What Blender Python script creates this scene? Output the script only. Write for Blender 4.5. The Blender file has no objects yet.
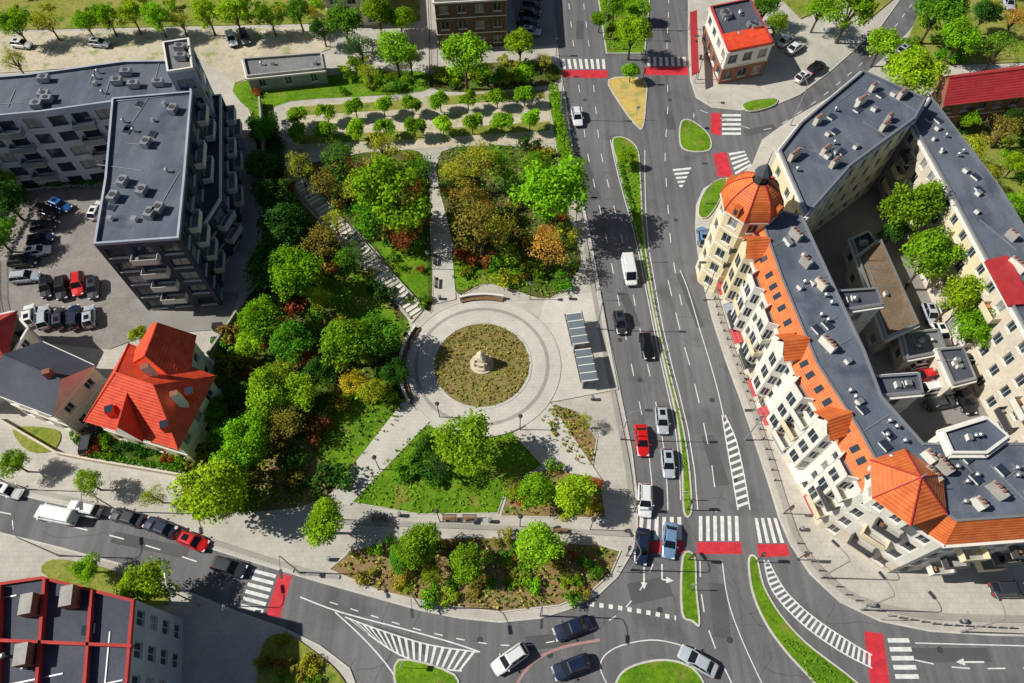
import bpy, math, random
from math import sin,cos,pi,radians,hypot,atan2,sqrt
from mathutils import Vector, Matrix
random.seed(7)
R=random.random
def U(a,b): return a+(b-a)*random.random()
# ---------------------------------------------------------------- survey
# drone at 85 m, pitched 31 deg off nadir. G() turns map readings into metres on a horizontal
# plane at height h; everything is then built in metres, where it stands.
H=85.;T=radians(31);F=683.
cT,sT=cos(T),sin(T)
def G(px,py,h=0.):
    u=(px-512)/F; v=(py-341.5)/F
    t=(H-h)/(cT+v*sT)
    return (u*t,(sT-v*cT)*t)
def SC(py,h=0.): return (F*cT+(py-341.5)*sT)/(H-h)
def GP(l,h=0.): return [G(p[0],p[1],p[2] if len(p)>2 else h) for p in l]
sc=bpy.context.scene
COL=sc.collection
# ---------------------------------------------------------------- materials
MATS={}
def nodes(name):
    m=bpy.data.materials.new(name); m.use_nodes=True
    nt=m.node_tree; b=nt.nodes['Principled BSDF']; MATS[name]=m
    return m,nt,b
def mixc(nt,fac,a,b,blend='MIX'):
    n=nt.nodes.new('ShaderNodeMix'); n.data_type='RGBA'; n.blend_type=blend
    for i,x in ((0,fac),(6,a),(7,b)):
        if isinstance(x,(int,float)): n.inputs[i].default_value=x
        elif isinstance(x,tuple): n.inputs[i].default_value=(x[0],x[1],x[2],1)
        else: nt.links.new(x,n.inputs[i])
    return n.outputs[2]
def noise(nt,scale,detail=4,vec=None,map_=None,rough=.55):
    g=nt.nodes.new('ShaderNodeNewGeometry').outputs['Position'] if vec is None else vec
    if map_:
        mp=nt.nodes.new('ShaderNodeMapping'); mp.inputs['Scale'].default_value=map_
        nt.links.new(g,mp.inputs[0]); g=mp.outputs[0]
    n=nt.nodes.new('ShaderNodeTexNoise'); n.inputs['Scale'].default_value=scale
    n.inputs['Detail'].default_value=detail; n.inputs['Roughness'].default_value=rough
    nt.links.new(g,n.inputs['Vector']); return n.outputs['Fac']
def rng(nt,x,a,b,c=0.,d=1.):
    n=nt.nodes.new('ShaderNodeMapRange'); nt.links.new(x,n.inputs[0])
    for i,q in zip((1,2,3,4),(a,b,c,d)): n.inputs[i].default_value=q
    return n.outputs[0]
def M(name,c1,c2=None,s1=.25,amp=.25,s2=3.,rough=.85,bump=.0,bs=8.,spec=.3,metal=0.,streak=None,c3=None,s3=.9):
    m,nt,b=nodes(name)
    c2=c2 or c1
    col=mixc(nt,rng(nt,noise(nt,s1,6),.38,.62),c1,c2)
    if c3: col=mixc(nt,rng(nt,noise(nt,s3,5),.55,.66),col,c3)
    if streak:
        f=rng(nt,noise(nt,1.,4,map_=streak),.35,.65,.82,1.14)
        k=nt.nodes.new('ShaderNodeCombineColor'); 
        for i in range(3): nt.links.new(f,k.inputs[i])
        col=mixc(nt,1.,col,k.outputs[0],'MULTIPLY')
    f=rng(nt,noise(nt,s2,6,rough=.7),.3,.7,1-amp,1+amp)
    k=nt.nodes.new('ShaderNodeCombineColor')
    for i in range(3): nt.links.new(f,k.inputs[i])
    col=mixc(nt,1.,col,k.outputs[0],'MULTIPLY')
    nt.links.new(col,b.inputs['Base Color'])
    b.inputs['Roughness'].default_value=rough; b.inputs['Metallic'].default_value=metal
    b.inputs['Specular IOR Level'].default_value=spec
    if bump:
        bp=nt.nodes.new('ShaderNodeBump'); bp.inputs['Strength'].default_value=bump; bp.inputs['Distance'].default_value=.1
        nt.links.new(noise(nt,bs,5),bp.inputs['Height']); nt.links.new(bp.outputs[0],b.inputs['Normal'])
    return m
def paver(name,c1,c2,cm,bw,bh,amp=.2,rot=0.):
    m,nt,b=nodes(name)
    g=nt.nodes.new('ShaderNodeNewGeometry').outputs['Position']
    mp=nt.nodes.new('ShaderNodeMapping'); mp.inputs['Rotation'].default_value=(0,0,rot); nt.links.new(g,mp.inputs[0])
    br=nt.nodes.new('ShaderNodeTexBrick'); nt.links.new(mp.outputs[0],br.inputs['Vector'])
    br.inputs['Color1'].default_value=(*c1,1); br.inputs['Color2'].default_value=(*c2,1); br.inputs['Mortar'].default_value=(*cm,1)
    br.inputs['Scale'].default_value=1.; br.inputs['Mortar Size'].default_value=.02
    br.inputs['Brick Width'].default_value=bw; br.inputs['Row Height'].default_value=bh
    f=rng(nt,noise(nt,.3,7,rough=.7),.3,.7,1-amp,1+amp)
    f2=rng(nt,noise(nt,.05,3),.35,.65,.86,1.08)
    mm=nt.nodes.new('ShaderNodeMath'); mm.operation='MULTIPLY'; nt.links.new(f,mm.inputs[0]); nt.links.new(f2,mm.inputs[1])
    # gum and oil spots
    f3=rng(nt,noise(nt,1.3,3,rough=.8),.62,.70,1.,.78)
    m2=nt.nodes.new('ShaderNodeMath'); m2.operation='MULTIPLY'; nt.links.new(mm.outputs[0],m2.inputs[0]); nt.links.new(f3,m2.inputs[1])
    k=nt.nodes.new('ShaderNodeCombineColor')
    for i in range(3): nt.links.new(m2.outputs[0],k.inputs[i])
    col=mixc(nt,1.,br.outputs[0],k.outputs[0],'MULTIPLY')
    nt.links.new(col,b.inputs['Base Color']); b.inputs['Roughness'].default_value=.85
    b.inputs['Specular IOR Level'].default_value=.25
M('asphalt',(.135,.136,.143),(.172,.173,.18),s1=.06,amp=.16,s2=5.,rough=.8,streak=(.9,.03,1),c3=(.112,.113,.12),s3=.12)
M('asphalt_patch',(.088,.088,.095),(.105,.105,.11),s1=.2,amp=.15,s2=5.,rough=.85)
M('asphalt_lot',(.24,.23,.215),(.30,.29,.27),s1=.1,amp=.15,s2=4.)
M('terrain',(.10,.13,.05),(.18,.17,.11),s1=.03,amp=.3,s2=1.)
paver('pavers',(.53,.50,.445),(.485,.46,.41),(.41,.39,.35),.6,.6,.14)
paver('plaza_pavers',(.62,.59,.53),(.575,.55,.50),(.49,.47,.43),.5,.5,.11)
paver('band_pavers',(.40,.375,.34),(.36,.34,.31),(.3,.29,.27),.3,.3,.11)
paver('lot_pavers',(.31,.28,.26),(.27,.245,.225),(.21,.2,.19),.5,.25,.2)
M('kerb',(.58,.56,.52),(.50,.48,.45),amp=.15)
M('grass',(.085,.195,.010),(.15,.28,.014),s1=.2,amp=.4,s2=2.5,rough=.95,bump=.6,bs=6,c3=(.21,.23,.04),s3=.3,spec=.1)
M('grass_dry',(.20,.25,.035),(.31,.29,.08),s1=.15,amp=.35,s2=2.5,rough=.95,bump=.6,bs=6,c3=(.10,.20,.02),s3=.5,spec=.1)
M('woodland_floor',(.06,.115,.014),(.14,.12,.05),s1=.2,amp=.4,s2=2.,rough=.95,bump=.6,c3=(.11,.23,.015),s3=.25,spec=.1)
M('sand',(.58,.51,.39),(.48,.43,.33),s1=.15,amp=.2,s2=2.,c3=(.32,.34,.15),s3=.35)
M('ochre_soil',(.62,.45,.12),(.52,.39,.13),s1=.3,amp=.2,s2=2.,c3=(.35,.34,.1),s3=.5)
M('mulch',(.24,.155,.07),(.30,.21,.10),s1=.4,amp=.4,s2=4.,bump=.5,c3=(.13,.19,.03),s3=.6)
M('ring_soil',(.28,.20,.08),(.22,.19,.06),s1=.6,amp=.35,s2=4.,bump=.5,c3=(.18,.2,.04),s3=.8)
M('white_paint',(.80,.80,.78),(.64,.64,.63),s1=1.5,amp=.16,s2=6.,rough=.6)
M('red_paint',(.66,.04,.055),(.50,.03,.045),s1=1.,amp=.2,s2=5.,rough=.7)
M('pink_paint',(.45,.25,.24),(.38,.22,.21),amp=.15)
M('roof_felt',(.095,.118,.158),(.13,.152,.192),s1=.12,amp=.15,s2=3.,rough=.8,c3=(.075,.09,.125),s3=.2,streak=(.5,.12,1))
M('roof_felt_dark',(.065,.075,.1),(.09,.10,.13),s1=.2,amp=.15,s2=3.)
M('roof_grey',(.17,.175,.185),(.23,.23,.23),s1=.2,amp=.2,s2=2.)
M('roof_bitumen_brown',(.17,.12,.08),(.22,.16,.11),s1=.3,amp=.25,s2=2.)
def tile(name,c1,c2):
    m,nt,b=nodes(name)
    col=mixc(nt,rng(nt,noise(nt,.9,6),.35,.65),c1,c2)
    g=nt.nodes.new('ShaderNodeNewGeometry').outputs['Position']
    w=nt.nodes.new('ShaderNodeTexWave'); w.bands_direction='Z'; w.inputs['Scale'].default_value=1.2; w.inputs['Distortion'].default_value=.4
    nt.links.new(g,w.inputs['Vector'])
    f=rng(nt,w.outputs['Fac'],0,1,.78,1.08)
    k=nt.nodes.new('ShaderNodeCombineColor')
    for i in range(3): nt.links.new(f,k.inputs[i])
    nt.links.new(mixc(nt,1.,col,k.outputs[0],'MULTIPLY'),b.inputs['Base Color']); b.inputs['Roughness'].default_value=.6
    bp=nt.nodes.new('ShaderNodeBump'); bp.inputs['Strength'].default_value=.5; bp.inputs['Distance'].default_value=.05
    nt.links.new(w.outputs['Fac'],bp.inputs['Height']); nt.links.new(bp.outputs[0],b.inputs['Normal'])
tile('tile_orange',(.78,.20,.045),(.60,.13,.03))
tile('tile_red',(.84,.09,.025),(.62,.055,.02))
tile('tile_crimson',(.50,.035,.04),(.38,.03,.035))
M('wall_white',(.80,.775,.71),(.70,.68,.62),s1=.3,amp=.1,s2=2.)
M('wall_cream',(.78,.68,.45),(.69,.60,.40),s1=.3,amp=.1,s2=2.)
M('wall_beige',(.68,.61,.50),(.59,.53,.44),s1=.3,amp=.12,s2=2.)
M('wall_grey',(.30,.33,.38),(.25,.28,.33),s1=.3,amp=.12,s2=2.)
M('wall_bluegrey',(.42,.47,.56),(.35,.39,.47),s1=.3,amp=.1,s2=2.)
M('wall_darkpanel',(.05,.06,.09),(.07,.08,.11),s1=.5,amp=.1,s2=2.)
M('wall_brown',(.16,.09,.055),(.12,.07,.045),s1=.5,amp=.1,s2=2.)
M('wall_brick',(.32,.13,.08),(.24,.11,.07),s1=.5,amp=.2,s2=4.)
M('trim',(.74,.72,.67),amp=.08)
M('trim_orange',(.58,.22,.08),amp=.12)
M('red_metal',(.52,.06,.055),(.42,.05,.045),amp=.12)
M('frame',(.55,.55,.53),amp=.05,rough=.5)
M('metal',(.42,.43,.45),amp=.08,rough=.4,metal=.6)
M('metal_dark',(.06,.06,.065),amp=.1,rough=.5)
M('concrete',(.44,.42,.39),(.34,.33,.31),s1=.6,amp=.15)
M('stone',(.68,.59,.45),(.55,.48,.36),s1=1.5,amp=.2,bump=.4)
M('wood',(.25,.14,.07),(.18,.10,.05),s1=2,amp=.2)
M('rubber',(.02,.02,.02),amp=.1)
M('bark',(.12,.09,.065),(.08,.06,.045),s1=2,amp=.3)
M('curtain',(.35,.34,.32),(.2,.22,.25),s1=1.,amp=.2,rough=.3)
M('taillight',(.5,.02,.02),rough=.3); M('headlight',(.7,.72,.75),rough=.2)
m,nt,b=nodes('glass'); b.inputs['Base Color'].default_value=(.025,.04,.06,1); b.inputs['Roughness'].default_value=.08; b.inputs['Specular IOR Level'].default_value=.7
m,nt,b=nodes('car_glass'); b.inputs['Base Color'].default_value=(.01,.012,.016,1); b.inputs['Roughness'].default_value=.06; b.inputs['Specular IOR Level'].default_value=.5
m,nt,b=nodes('shelter_glass'); b.inputs['Base Color'].default_value=(.16,.20,.23,1); b.inputs['Roughness'].default_value=.15
m,nt,b=nodes('car_paint')
oi=nt.nodes.new('ShaderNodeObjectInfo'); nt.links.new(oi.outputs['Color'],b.inputs['Base Color'])
b.inputs['Roughness'].default_value=.3; b.inputs['Metallic'].default_value=.1; b.inputs['Coat Weight'].default_value=.5
def leafmat(name,ramp=None,trans=.3):
    m,nt,b=nodes(name)
    geo=nt.nodes.new('ShaderNodeNewGeometry')
    if ramp:
        cr=nt.nodes.new('ShaderNodeValToRGB'); nt.links.new(geo.outputs['Random Per Island'],cr.inputs[0])
        e=cr.color_ramp.elements
        while len(e)<len(ramp): e.new(.5)
        for i,(p,c) in enumerate(ramp): e[i].position=p; e[i].color=(*c,1)
        base=cr.outputs[0]
    else:
        oi=nt.nodes.new('ShaderNodeObjectInfo'); base=oi.outputs['Color']
    f=rng(nt,geo.outputs['Random Per Island'],0,1,.6,1.4)
    f2=rng(nt,noise(nt,.5,2),.3,.7,.7,1.3)
    mm=nt.nodes.new('ShaderNodeMath'); mm.operation='MULTIPLY'; nt.links.new(f,mm.inputs[0]); nt.links.new(f2,mm.inputs[1])
    k=nt.nodes.new('ShaderNodeCombineColor')
    for i in range(3): nt.links.new(mm.outputs[0],k.inputs[i])
    col=mixc(nt,1.,base,k.outputs[0],'MULTIPLY')
    if trans>0:
        df=nt.nodes.new('ShaderNodeBsdfDiffuse'); nt.links.new(col,df.inputs[0])
        tr=nt.nodes.new('ShaderNodeBsdfTranslucent'); nt.links.new(col,tr.inputs[0])
        mx=nt.nodes.new('ShaderNodeMixShader'); mx.inputs[0].default_value=trans
        nt.links.new(df.outputs[0],mx.inputs[1]); nt.links.new(tr.outputs[0],mx.inputs[2])
        nt.links.new(mx.outputs[0],nt.nodes['Material Output'].inputs[0])
    else:
        nt.links.new(col,b.inputs['Base Color']); b.inputs['Roughness'].default_value=.9; b.inputs['Specular IOR Level'].default_value=.05
leafmat('leaf')
leafmat('bed_plants',[(0,(.10,.20,.02)),(.3,(.18,.26,.03)),(.55,(.38,.19,.05)),(.72,(.17,.29,.02)),(1,(.46,.33,.08))],0)
leafmat('ring_plants',[(0,(.19,.20,.03)),(.4,(.30,.23,.05)),(.7,(.22,.27,.04)),(1,(.40,.27,.08))],0)
leafmat('grass_blades',[(0,(.09,.20,.012)),(.5,(.15,.29,.02)),(1,(.22,.34,.03))],0)
# ---------------------------------------------------------------- mesh builder
class MB:
    def __init__(s): s.v=[];s.f=[];s.m=[];s.n=[]
    def mi(s,n):
        if n not in s.n: s.n.append(n)
        return s.n.index(n)
    def face(s,pts,mat):
        k=len(s.v); s.v+= [tuple(p) for p in pts]; s.f.append(tuple(range(k,k+len(pts)))); s.m.append(s.mi(mat))
    def box(s,x,y,z0,z1,lx,ly,rot=0.,mat='concrete',top=None):
        c,d=cos(rot),sin(rot); q=[]
        for a,b in ((-1,-1),(1,-1),(1,1),(-1,1)):
            u,w=a*lx/2,b*ly/2; q.append((x+u*c-w*d,y+u*d+w*c))
        s.prism(q,z0,z1,mat,top or mat)
    def prism(s,poly,z0,z1,mat,top=None,bottom=True):
        n=len(poly)
        for i in range(n):
            a=poly[i];b=poly[(i+1)%n]
            s.face([(*a,z0),(*b,z0),(*b,z1),(*a,z1)],mat)
        s.face([(*p,z1) for p in poly],top or mat)
        if bottom: s.face([(*p,z0) for p in reversed(poly)],mat)
    def tube(s,p0,p1,r0,r1,n,mat,caps=True):
        p0=Vector(p0);p1=Vector(p1);d=(p1-p0).normalized()
        a=d.orthogonal().normalized();b=d.cross(a)
        A=[p0+(a*cos(2*pi*i/n)+b*sin(2*pi*i/n))*r0 for i in range(n)]
        B=[p1+(a*cos(2*pi*i/n)+b*sin(2*pi*i/n))*r1 for i in range(n)]
        for i in range(n): s.face([A[i],A[(i+1)%n],B[(i+1)%n],B[i]],mat)
        if caps: s.face(B,mat); s.face(A[::-1],mat)
    def emit(s,name,parent=None,origin=(0,0,0),mesh_only=False):
        me=bpy.data.meshes.new(name)
        o=origin
        me.from_pydata([(v[0]-o[0],v[1]-o[1],v[2]-o[2]) for v in s.v],[],s.f)
        for n in s.n: me.materials.append(MATS[n])
        me.polygons.foreach_set('material_index',s.m); me.update()
        if mesh_only: return me
        ob=bpy.data.objects.new(name,me); COL.objects.link(ob)
        ob.location=o
        if parent: ob.parent=parent; ob.location=(0,0,0)
        return ob
def empty(name,loc):
    e=bpy.data.objects.new(name,None); e.location=loc; e.empty_display_size=1; COL.objects.link(e); return e
def inst(name,me,loc,rot=0.,scale=(1,1,1),color=None):
    o=bpy.data.objects.new(name,me); o.location=loc; o.rotation_euler=(0,0,rot); o.scale=scale
    if color: o.color=(*color,1)
    COL.objects.link(o); return o
# ---------------------------------------------------------------- geometry helpers
def area(p): return sum(p[i][0]*p[(i+1)%len(p)][1]-p[(i+1)%len(p)][0]*p[i][1] for i in range(len(p)))/2
def ccw(p): return p if area(p)>0 else p[::-1]
def smooth(p,closed=True,k=5):
    n=len(p);out=[]
    for i in range(n if closed else n-1):
        if closed: a,b,c,d=p[i-1],p[i],p[(i+1)%n],p[(i+2)%n]
        else: a,b,c,d=p[max(i-1,0)],p[i],p[i+1],p[min(i+2,n-1)]
        for j in range(k):
            t=j/k;t2=t*t;t3=t2*t
            out.append(tuple(.5*((2*b[q])+(-a[q]+c[q])*t+(2*a[q]-5*b[q]+4*c[q]-d[q])*t2+(-a[q]+3*b[q]-3*c[q]+d[q])*t3) for q in (0,1)))
    if not closed: out.append(p[-1])
    return out
def inset(p,d):
    n=len(p); ds=d if isinstance(d,(list,tuple)) else [d]*n; out=[]
    for i in range(n):
        a=Vector(p[i-1]);b=Vector(p[i]);c=Vector(p[(i+1)%n])
        e1=(b-a).normalized();e2=(c-b).normalized()
        n1=Vector((-e1.y,e1.x));n2=Vector((-e2.y,e2.x)); d1=ds[i-1];d2=ds[i]
        cr=e1.x*e2.y-e1.y*e2.x
        if abs(cr)<.08: q=b+(n1*d1+n2*d2)/2
        else:
            p1=b+n1*d1;p2=b+n2*d2;w=p2-p1;t=(w.x*e2.y-w.y*e2.x)/cr;t=max(-6*abs(d1)-6,min(6*abs(d1)+6,t));q=p1+e1*t
        out.append((q.x,q.y))
    return out
def inside(x,y,p):
    r=False;j=len(p)-1
    for i in range(len(p)):
        if (p[i][1]>y)!=(p[j][1]>y) and x<(p[j][0]-p[i][0])*(y-p[i][1])/(p[j][1]-p[i][1])+p[i][0]: r=not r
        j=i
    return r
def rpts(p,n):
    xs=[q[0] for q in p];ys=[q[1] for q in p];o=[]
    g=0
    while len(o)<n and g<n*60:
        g+=1;x=U(min(xs),max(xs));y=U(min(ys),max(ys))
        if inside(x,y,p): o.append((x,y))
    return o
def lerp(a,b,t): return tuple(a[i]+(b[i]-a[i])*t for i in range(len(a)))
def along(pts,n=0):
    L=[0]
    for i in range(len(pts)-1): L.append(L[-1]+hypot(pts[i+1][0]-pts[i][0],pts[i+1][1]-pts[i][1]))
    def at(s):
        s=max(0,min(L[-1],s))
        for i in range(len(pts)-1):
            if s<=L[i+1] or i==len(pts)-2: return lerp(pts[i],pts[i+1],(s-L[i])/max(1e-6,L[i+1]-L[i]))
    return L[-1],at
# ---------------------------------------------------------------- ground
def sheet(name,poly,z,mat):
    mb=MB(); mb.face([(*p,z) for p in ccw(poly)],mat); return mb.emit(name)
sheet('terrain_ground',[(-1500,-1500),(1500,-1500),(1500,1500),(-1500,1500)],-.03,'terrain')
sheet('asphalt_road',[(-150,-40),(150,-40),(150,190),(-150,190)],0,'asphalt')
KZ=.13
def block(name,px,mat,sm=True,kw=.22,top='pavers',z=KZ):
    p=ccw(GP(px)); 
    if sm: p=smooth(p,True,4)
    q=inset(p,kw); mb=MB(); n=len(p)
    for i in range(n):
        j=(i+1)%n
        mb.face([(*p[i],-.01),(*p[j],-.01),(*p[j],z),(*p[i],z)],'kerb')
        mb.face([(*p[i],z),(*p[j],z),(*q[j],z),(*q[i],z)],'kerb')
    mb.face([(*a,z) for a in q],mat); mb.emit(name); return p
LV=[0]
def patch(name,px,mat,sm=True,edge=0.,k=4,world=None):
    LV[0]+=1; z=KZ+.004+.004*LV[0]
    p=ccw(world or GP(px))
    if sm: p=smooth(p,True,k)
    mb=MB()
    if edge:
        q=inset(p,edge); n=len(p)
        for i in range(n):
            j=(i+1)%n; mb.face([(*p[i],z+.05),(*p[j],z+.05),(*q[j],z+.05),(*q[i],z+.05)],'kerb')
            mb.face([(*p[i],KZ),(*p[j],KZ),(*p[j],z+.05),(*p[i],z+.05)],'kerb')
        mb.face([(*a,z) for a in q],mat)
    else: mb.face([(*a,z) for a in p],mat)
    mb.emit(name); return p
LL=[(548,-40),(553,0),(559,60),(566,100),(573,150),(583,200),(593,250),(602,300),(612,350),(622,400),(632,450),(637,490),(638,515)]
A=LL+[(638,535),(632,553),(618,577),(600,594),(572,609),(540,619),(500,623),(460,619),(420,611),(370,597),(320,583),(260,565),(200,546),(150,530),(100,514),(50,503),(0,491),(-80,474),(-90,200),(-90,-40),(200,-42)]
block('park_pavement',A,'pavers',sm=False)
block('median_strip',[(612,140),(617,165),(625,195),(634,225),(641,255),(650,300),(658,340),(667,380),(676,420),(681,460),(683,512),(692,512),(690,470),(684,430),(676,395),(667,360),(658,320),(651,280),(646,250),(643,220),(641,180),(638,150),(625,138)],'grass')
block('median_bed',[(608,80),(644,80),(646,105),(643,128),(637,127),(622,108)],'ochre_soil')
block('median_grass',[(596,-40),(598,0),(606,54),(645,54),(650,0),(650,-40)],'grass',sm=False)
block('median_strip',[(682,556),(695,556),(697,590),(700,625),(692,622),(681,612)],'grass')
block('street_corner_pavement',[(688,-40),(688,0),(688,50),(690,80),(696,98),(712,108),(740,111),(770,108),(800,95),(830,72),(855,50),(880,28),(900,0),(912,-40)],'pavers',sm=False)
block('traffic_island',[(680,124),(690,120),(709,135),(709,151),(682,149)],'grass')
C=[(762,140),(752,165),(738,177),(720,179),(703,189),(696,205),(695,228),(697,250),(702,280),(712,320),(725,360),(740,400),(757,450),(770,490),(778,517),(790,545),(810,575),(840,603),(880,622),(930,632),(990,636),(1100,638),(1120,500),(1130,100),(1140,-40),(945,-40),(932,0),(910,30),(885,57),(855,83),(820,103),(790,120)]
block('street_block_pavement',C,'pavers',sm=False)
block('median_strip',[(748,558),(751,590),(764,622),(785,652),(815,685),(850,730),(930,730),(880,700),(845,672),(806,642),(780,613),(764,585),(757,558)],'grass')
block('street_block_pavement',[(-80,515),(0,532),(60,547),(120,563),(180,588),(240,612),(285,628),(320,645),(350,668),(362,700),(340,760),(-80,760)],'pavers',sm=False)
block('traffic_island',[(398,659),(455,674),(450,700),(402,700)],'grass')
block('roundabout_island',[(612,700),(618,676),(635,664),(665,659),(692,667),(706,688),(706,720),(612,720)],'grass')
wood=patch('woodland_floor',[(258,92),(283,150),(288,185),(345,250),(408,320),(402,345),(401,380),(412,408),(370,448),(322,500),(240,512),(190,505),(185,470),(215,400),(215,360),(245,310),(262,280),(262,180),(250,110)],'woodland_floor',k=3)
patch('lawn',[(322,410),(395,398),(410,412),(370,446),(335,482),(318,455)],'grass')
patch('lawn',[(318,292),(345,262),(375,292),(400,322),(398,335),(345,320)],'grass')
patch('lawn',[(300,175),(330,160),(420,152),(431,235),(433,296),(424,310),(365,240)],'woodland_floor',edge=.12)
patch('lawn',[(378,250),(395,240),(422,242),(428,290),(422,302)],'grass')
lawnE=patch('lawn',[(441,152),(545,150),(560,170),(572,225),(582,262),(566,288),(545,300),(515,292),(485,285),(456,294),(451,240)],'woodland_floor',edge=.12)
patch('lawn',[(453,255),(510,262),(520,290),(485,283),(457,290)],'grass')
patch('lawn',[(235,84),(330,76),(421,72),(423,92),(290,102),(262,118)],'grass')
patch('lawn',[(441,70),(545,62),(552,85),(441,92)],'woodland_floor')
patch('sand_path',[(285,106),(420,98),(423,97),(442,96),(546,90),(554,144),(440,148),(296,158)],'sand',sm=False)
for a,b in (((290,112),(420,104)),((443,101),(545,94)),((300,140),(424,135)),((445,133),(550,126))):
    patch('grass_strip',[(a[0],a[1]-4),(b[0],b[1]-4),(b[0],b[1]+5),(a[0],a[1]+5)],'grass_dry',sm=False)
lawnS=patch('lawn',[(350,503),(385,462),(426,424),(450,434),(482,438),(512,432),(543,466),(508,486),(498,514),(420,515)],'grass',edge=.12,sm=False)
beds=[]
beds.append(patch('flower_bed_soil',[(535,417),(555,404),(578,412),(597,440),(592,471),(572,462)],'mulch',edge=.12,sm=False))
beds.append(patch('flower_bed_soil',[(500,517),(508,490),(525,474),(553,468),(600,478),(606,519)],'mulch',edge=.12,sm=False))
beds.append(patch('flower_bed_soil',[(328,570),(352,550),(400,539),(480,537),(600,545),(621,551),(611,574),(590,593),(560,606),(500,613),(440,606),(380,592)],'mulch',edge=.15,sm=False))
beds.append(patch('flower_bed_soil',[(240,508),(262,452),(300,440),(325,470),(322,500)],'mulch'))
patch('lawn',[(549,322),(559,316),(573,380),(565,382)],'grass',edge=.1,sm=False)
patch('hedge_strip',[(548,95),(558,92),(574,165),(560,168)],'grass',sm=False)
patch('car_park',[(-85,192),(25,186),(112,190),(140,300),(150,335),(110,350),(40,343),(-85,325)],'lot_pavers',sm=False)
patch('driveway',[(135,300),(240,292),(225,330),(150,335)],'asphalt_lot',sm=False)
patch('dirt_lane',[(-85,35),(330,28),(330,50),(235,84),(200,60),(-85,80)],'sand',sm=False)
patch('lawn',[(-85,-38),(420,-40),(420,22),(330,24),(-85,33)],'grass_dry',sm=False)
patch('asphalt_path',[(505,-38),(552,-38),(556,45),(520,48)],'asphalt_lot',sm=False)
patch('lawn',[(75,436),(92,455),(195,474),(222,382),(205,372)],'woodland_floor',sm=False)
patch('garden_lawn',[(-85,330),(-10,335),(0,370),(-85,400)],'grass')
patch('garden_lawn',[(14,432),(30,427),(60,432),(55,450),(30,452)],'grass_dry')
CP=G(482,365)
circ=lambda r,n=64,c=CP:[(c[0]+r*cos(2*pi*i/n),c[1]+r*sin(2*pi*i/n)) for i in range(n)]
patch('plaza_path',[(433,235),(451,235),(456,300),(434,305)],'plaza_pavers',sm=False)
patch('plaza_path',[(405,400),(430,422),(350,506),(325,502)],'plaza_pavers',sm=False)
patch('plaza_path',[(520,420),(548,400),(600,478),(570,474)],'plaza_pavers',sm=False)
patch('plaza_path',[(545,300),(600,292),(618,390),(545,404),(530,350)],'plaza_pavers',sm=False)
patch('plaza_path',[(290,180),(300,176),(426,308),(412,324)],'sand',sm=False)
# service strips of darker setts along the kerbs
def band(path,w,mat='band_pavers'):
    P_=smooth(GP(path),False,4);L_=[];R_=[]
    for i,p in enumerate(P_):
        a=Vector(P_[max(0,i-1)]);b=Vector(P_[min(len(P_)-1,i+1)]);d=(b-a).normalized();n=Vector((-d.y,d.x))*w/2
        L_.append(tuple(Vector(p)+n));R_.append(tuple(Vector(p)-n))
    patch('paving_band',None,mat,sm=False,world=L_+R_[::-1])
band([(561,100),(578,205),(595,300),(606,360),(626,460),(631,500)],.7)
band([(705,235),(712,285),(735,360),(767,450),(786,510),(800,545),(826,577),(860,600),(930,616),(1060,620)],.8)
band([(0,484),(100,507),(200,538),(300,570),(340,577)],.6)
band([(340,522),(440,526),(560,531),(630,535)],.6)
patch('circular_plaza',None,'plaza_pavers',sm=False,world=circ(11.2),edge=.2)
patch('plaza_ring',None,'band_pavers',sm=False,world=circ(9.6)); patch('circular_plaza_inner',None,'plaza_pavers',sm=False,world=circ(9.1))
patch('circular_flower_bed_soil',None,'ring_soil',sm=False,world=circ(7.1),edge=.35)
patch('crescent_lawn',[(698,216),(701,198),(712,184),(726,180),(722,196),(708,218)],'grass',edge=.12)
patch('garden_lawn',[(945,120),(1120,105),(1125,300),(1060,290),(1005,215),(968,160)],'grass_dry')
patch('garden_lawn',[(884,66),(908,38),(935,-30),(1130,-38),(1130,60),(945,66),(935,92)],'grass_dry',sm=False)
patch('courtyard_yard',[(790,240),(830,345),(868,440),(905,470),(1050,460),(990,330),(880,190),(840,190)],'asphalt_lot',sm=False)
patch('lawn',[(742,106),(756,101),(776,100),(773,107),(750,113)],'grass',edge=.1)
patch('lawn',[(700,0),(712,-30),(900,-38),(893,0),(862,26),(845,0),(800,20),(770,-10)],'grass_dry',sm=False)
patch('lawn',[(262,650),(285,634),(312,650),(338,672),(350,700),(330,740),(262,740)],'grass_dry')
patch('lawn',[(55,560),(110,570),(168,598),(150,605),(50,578)],'grass_dry')
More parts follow.
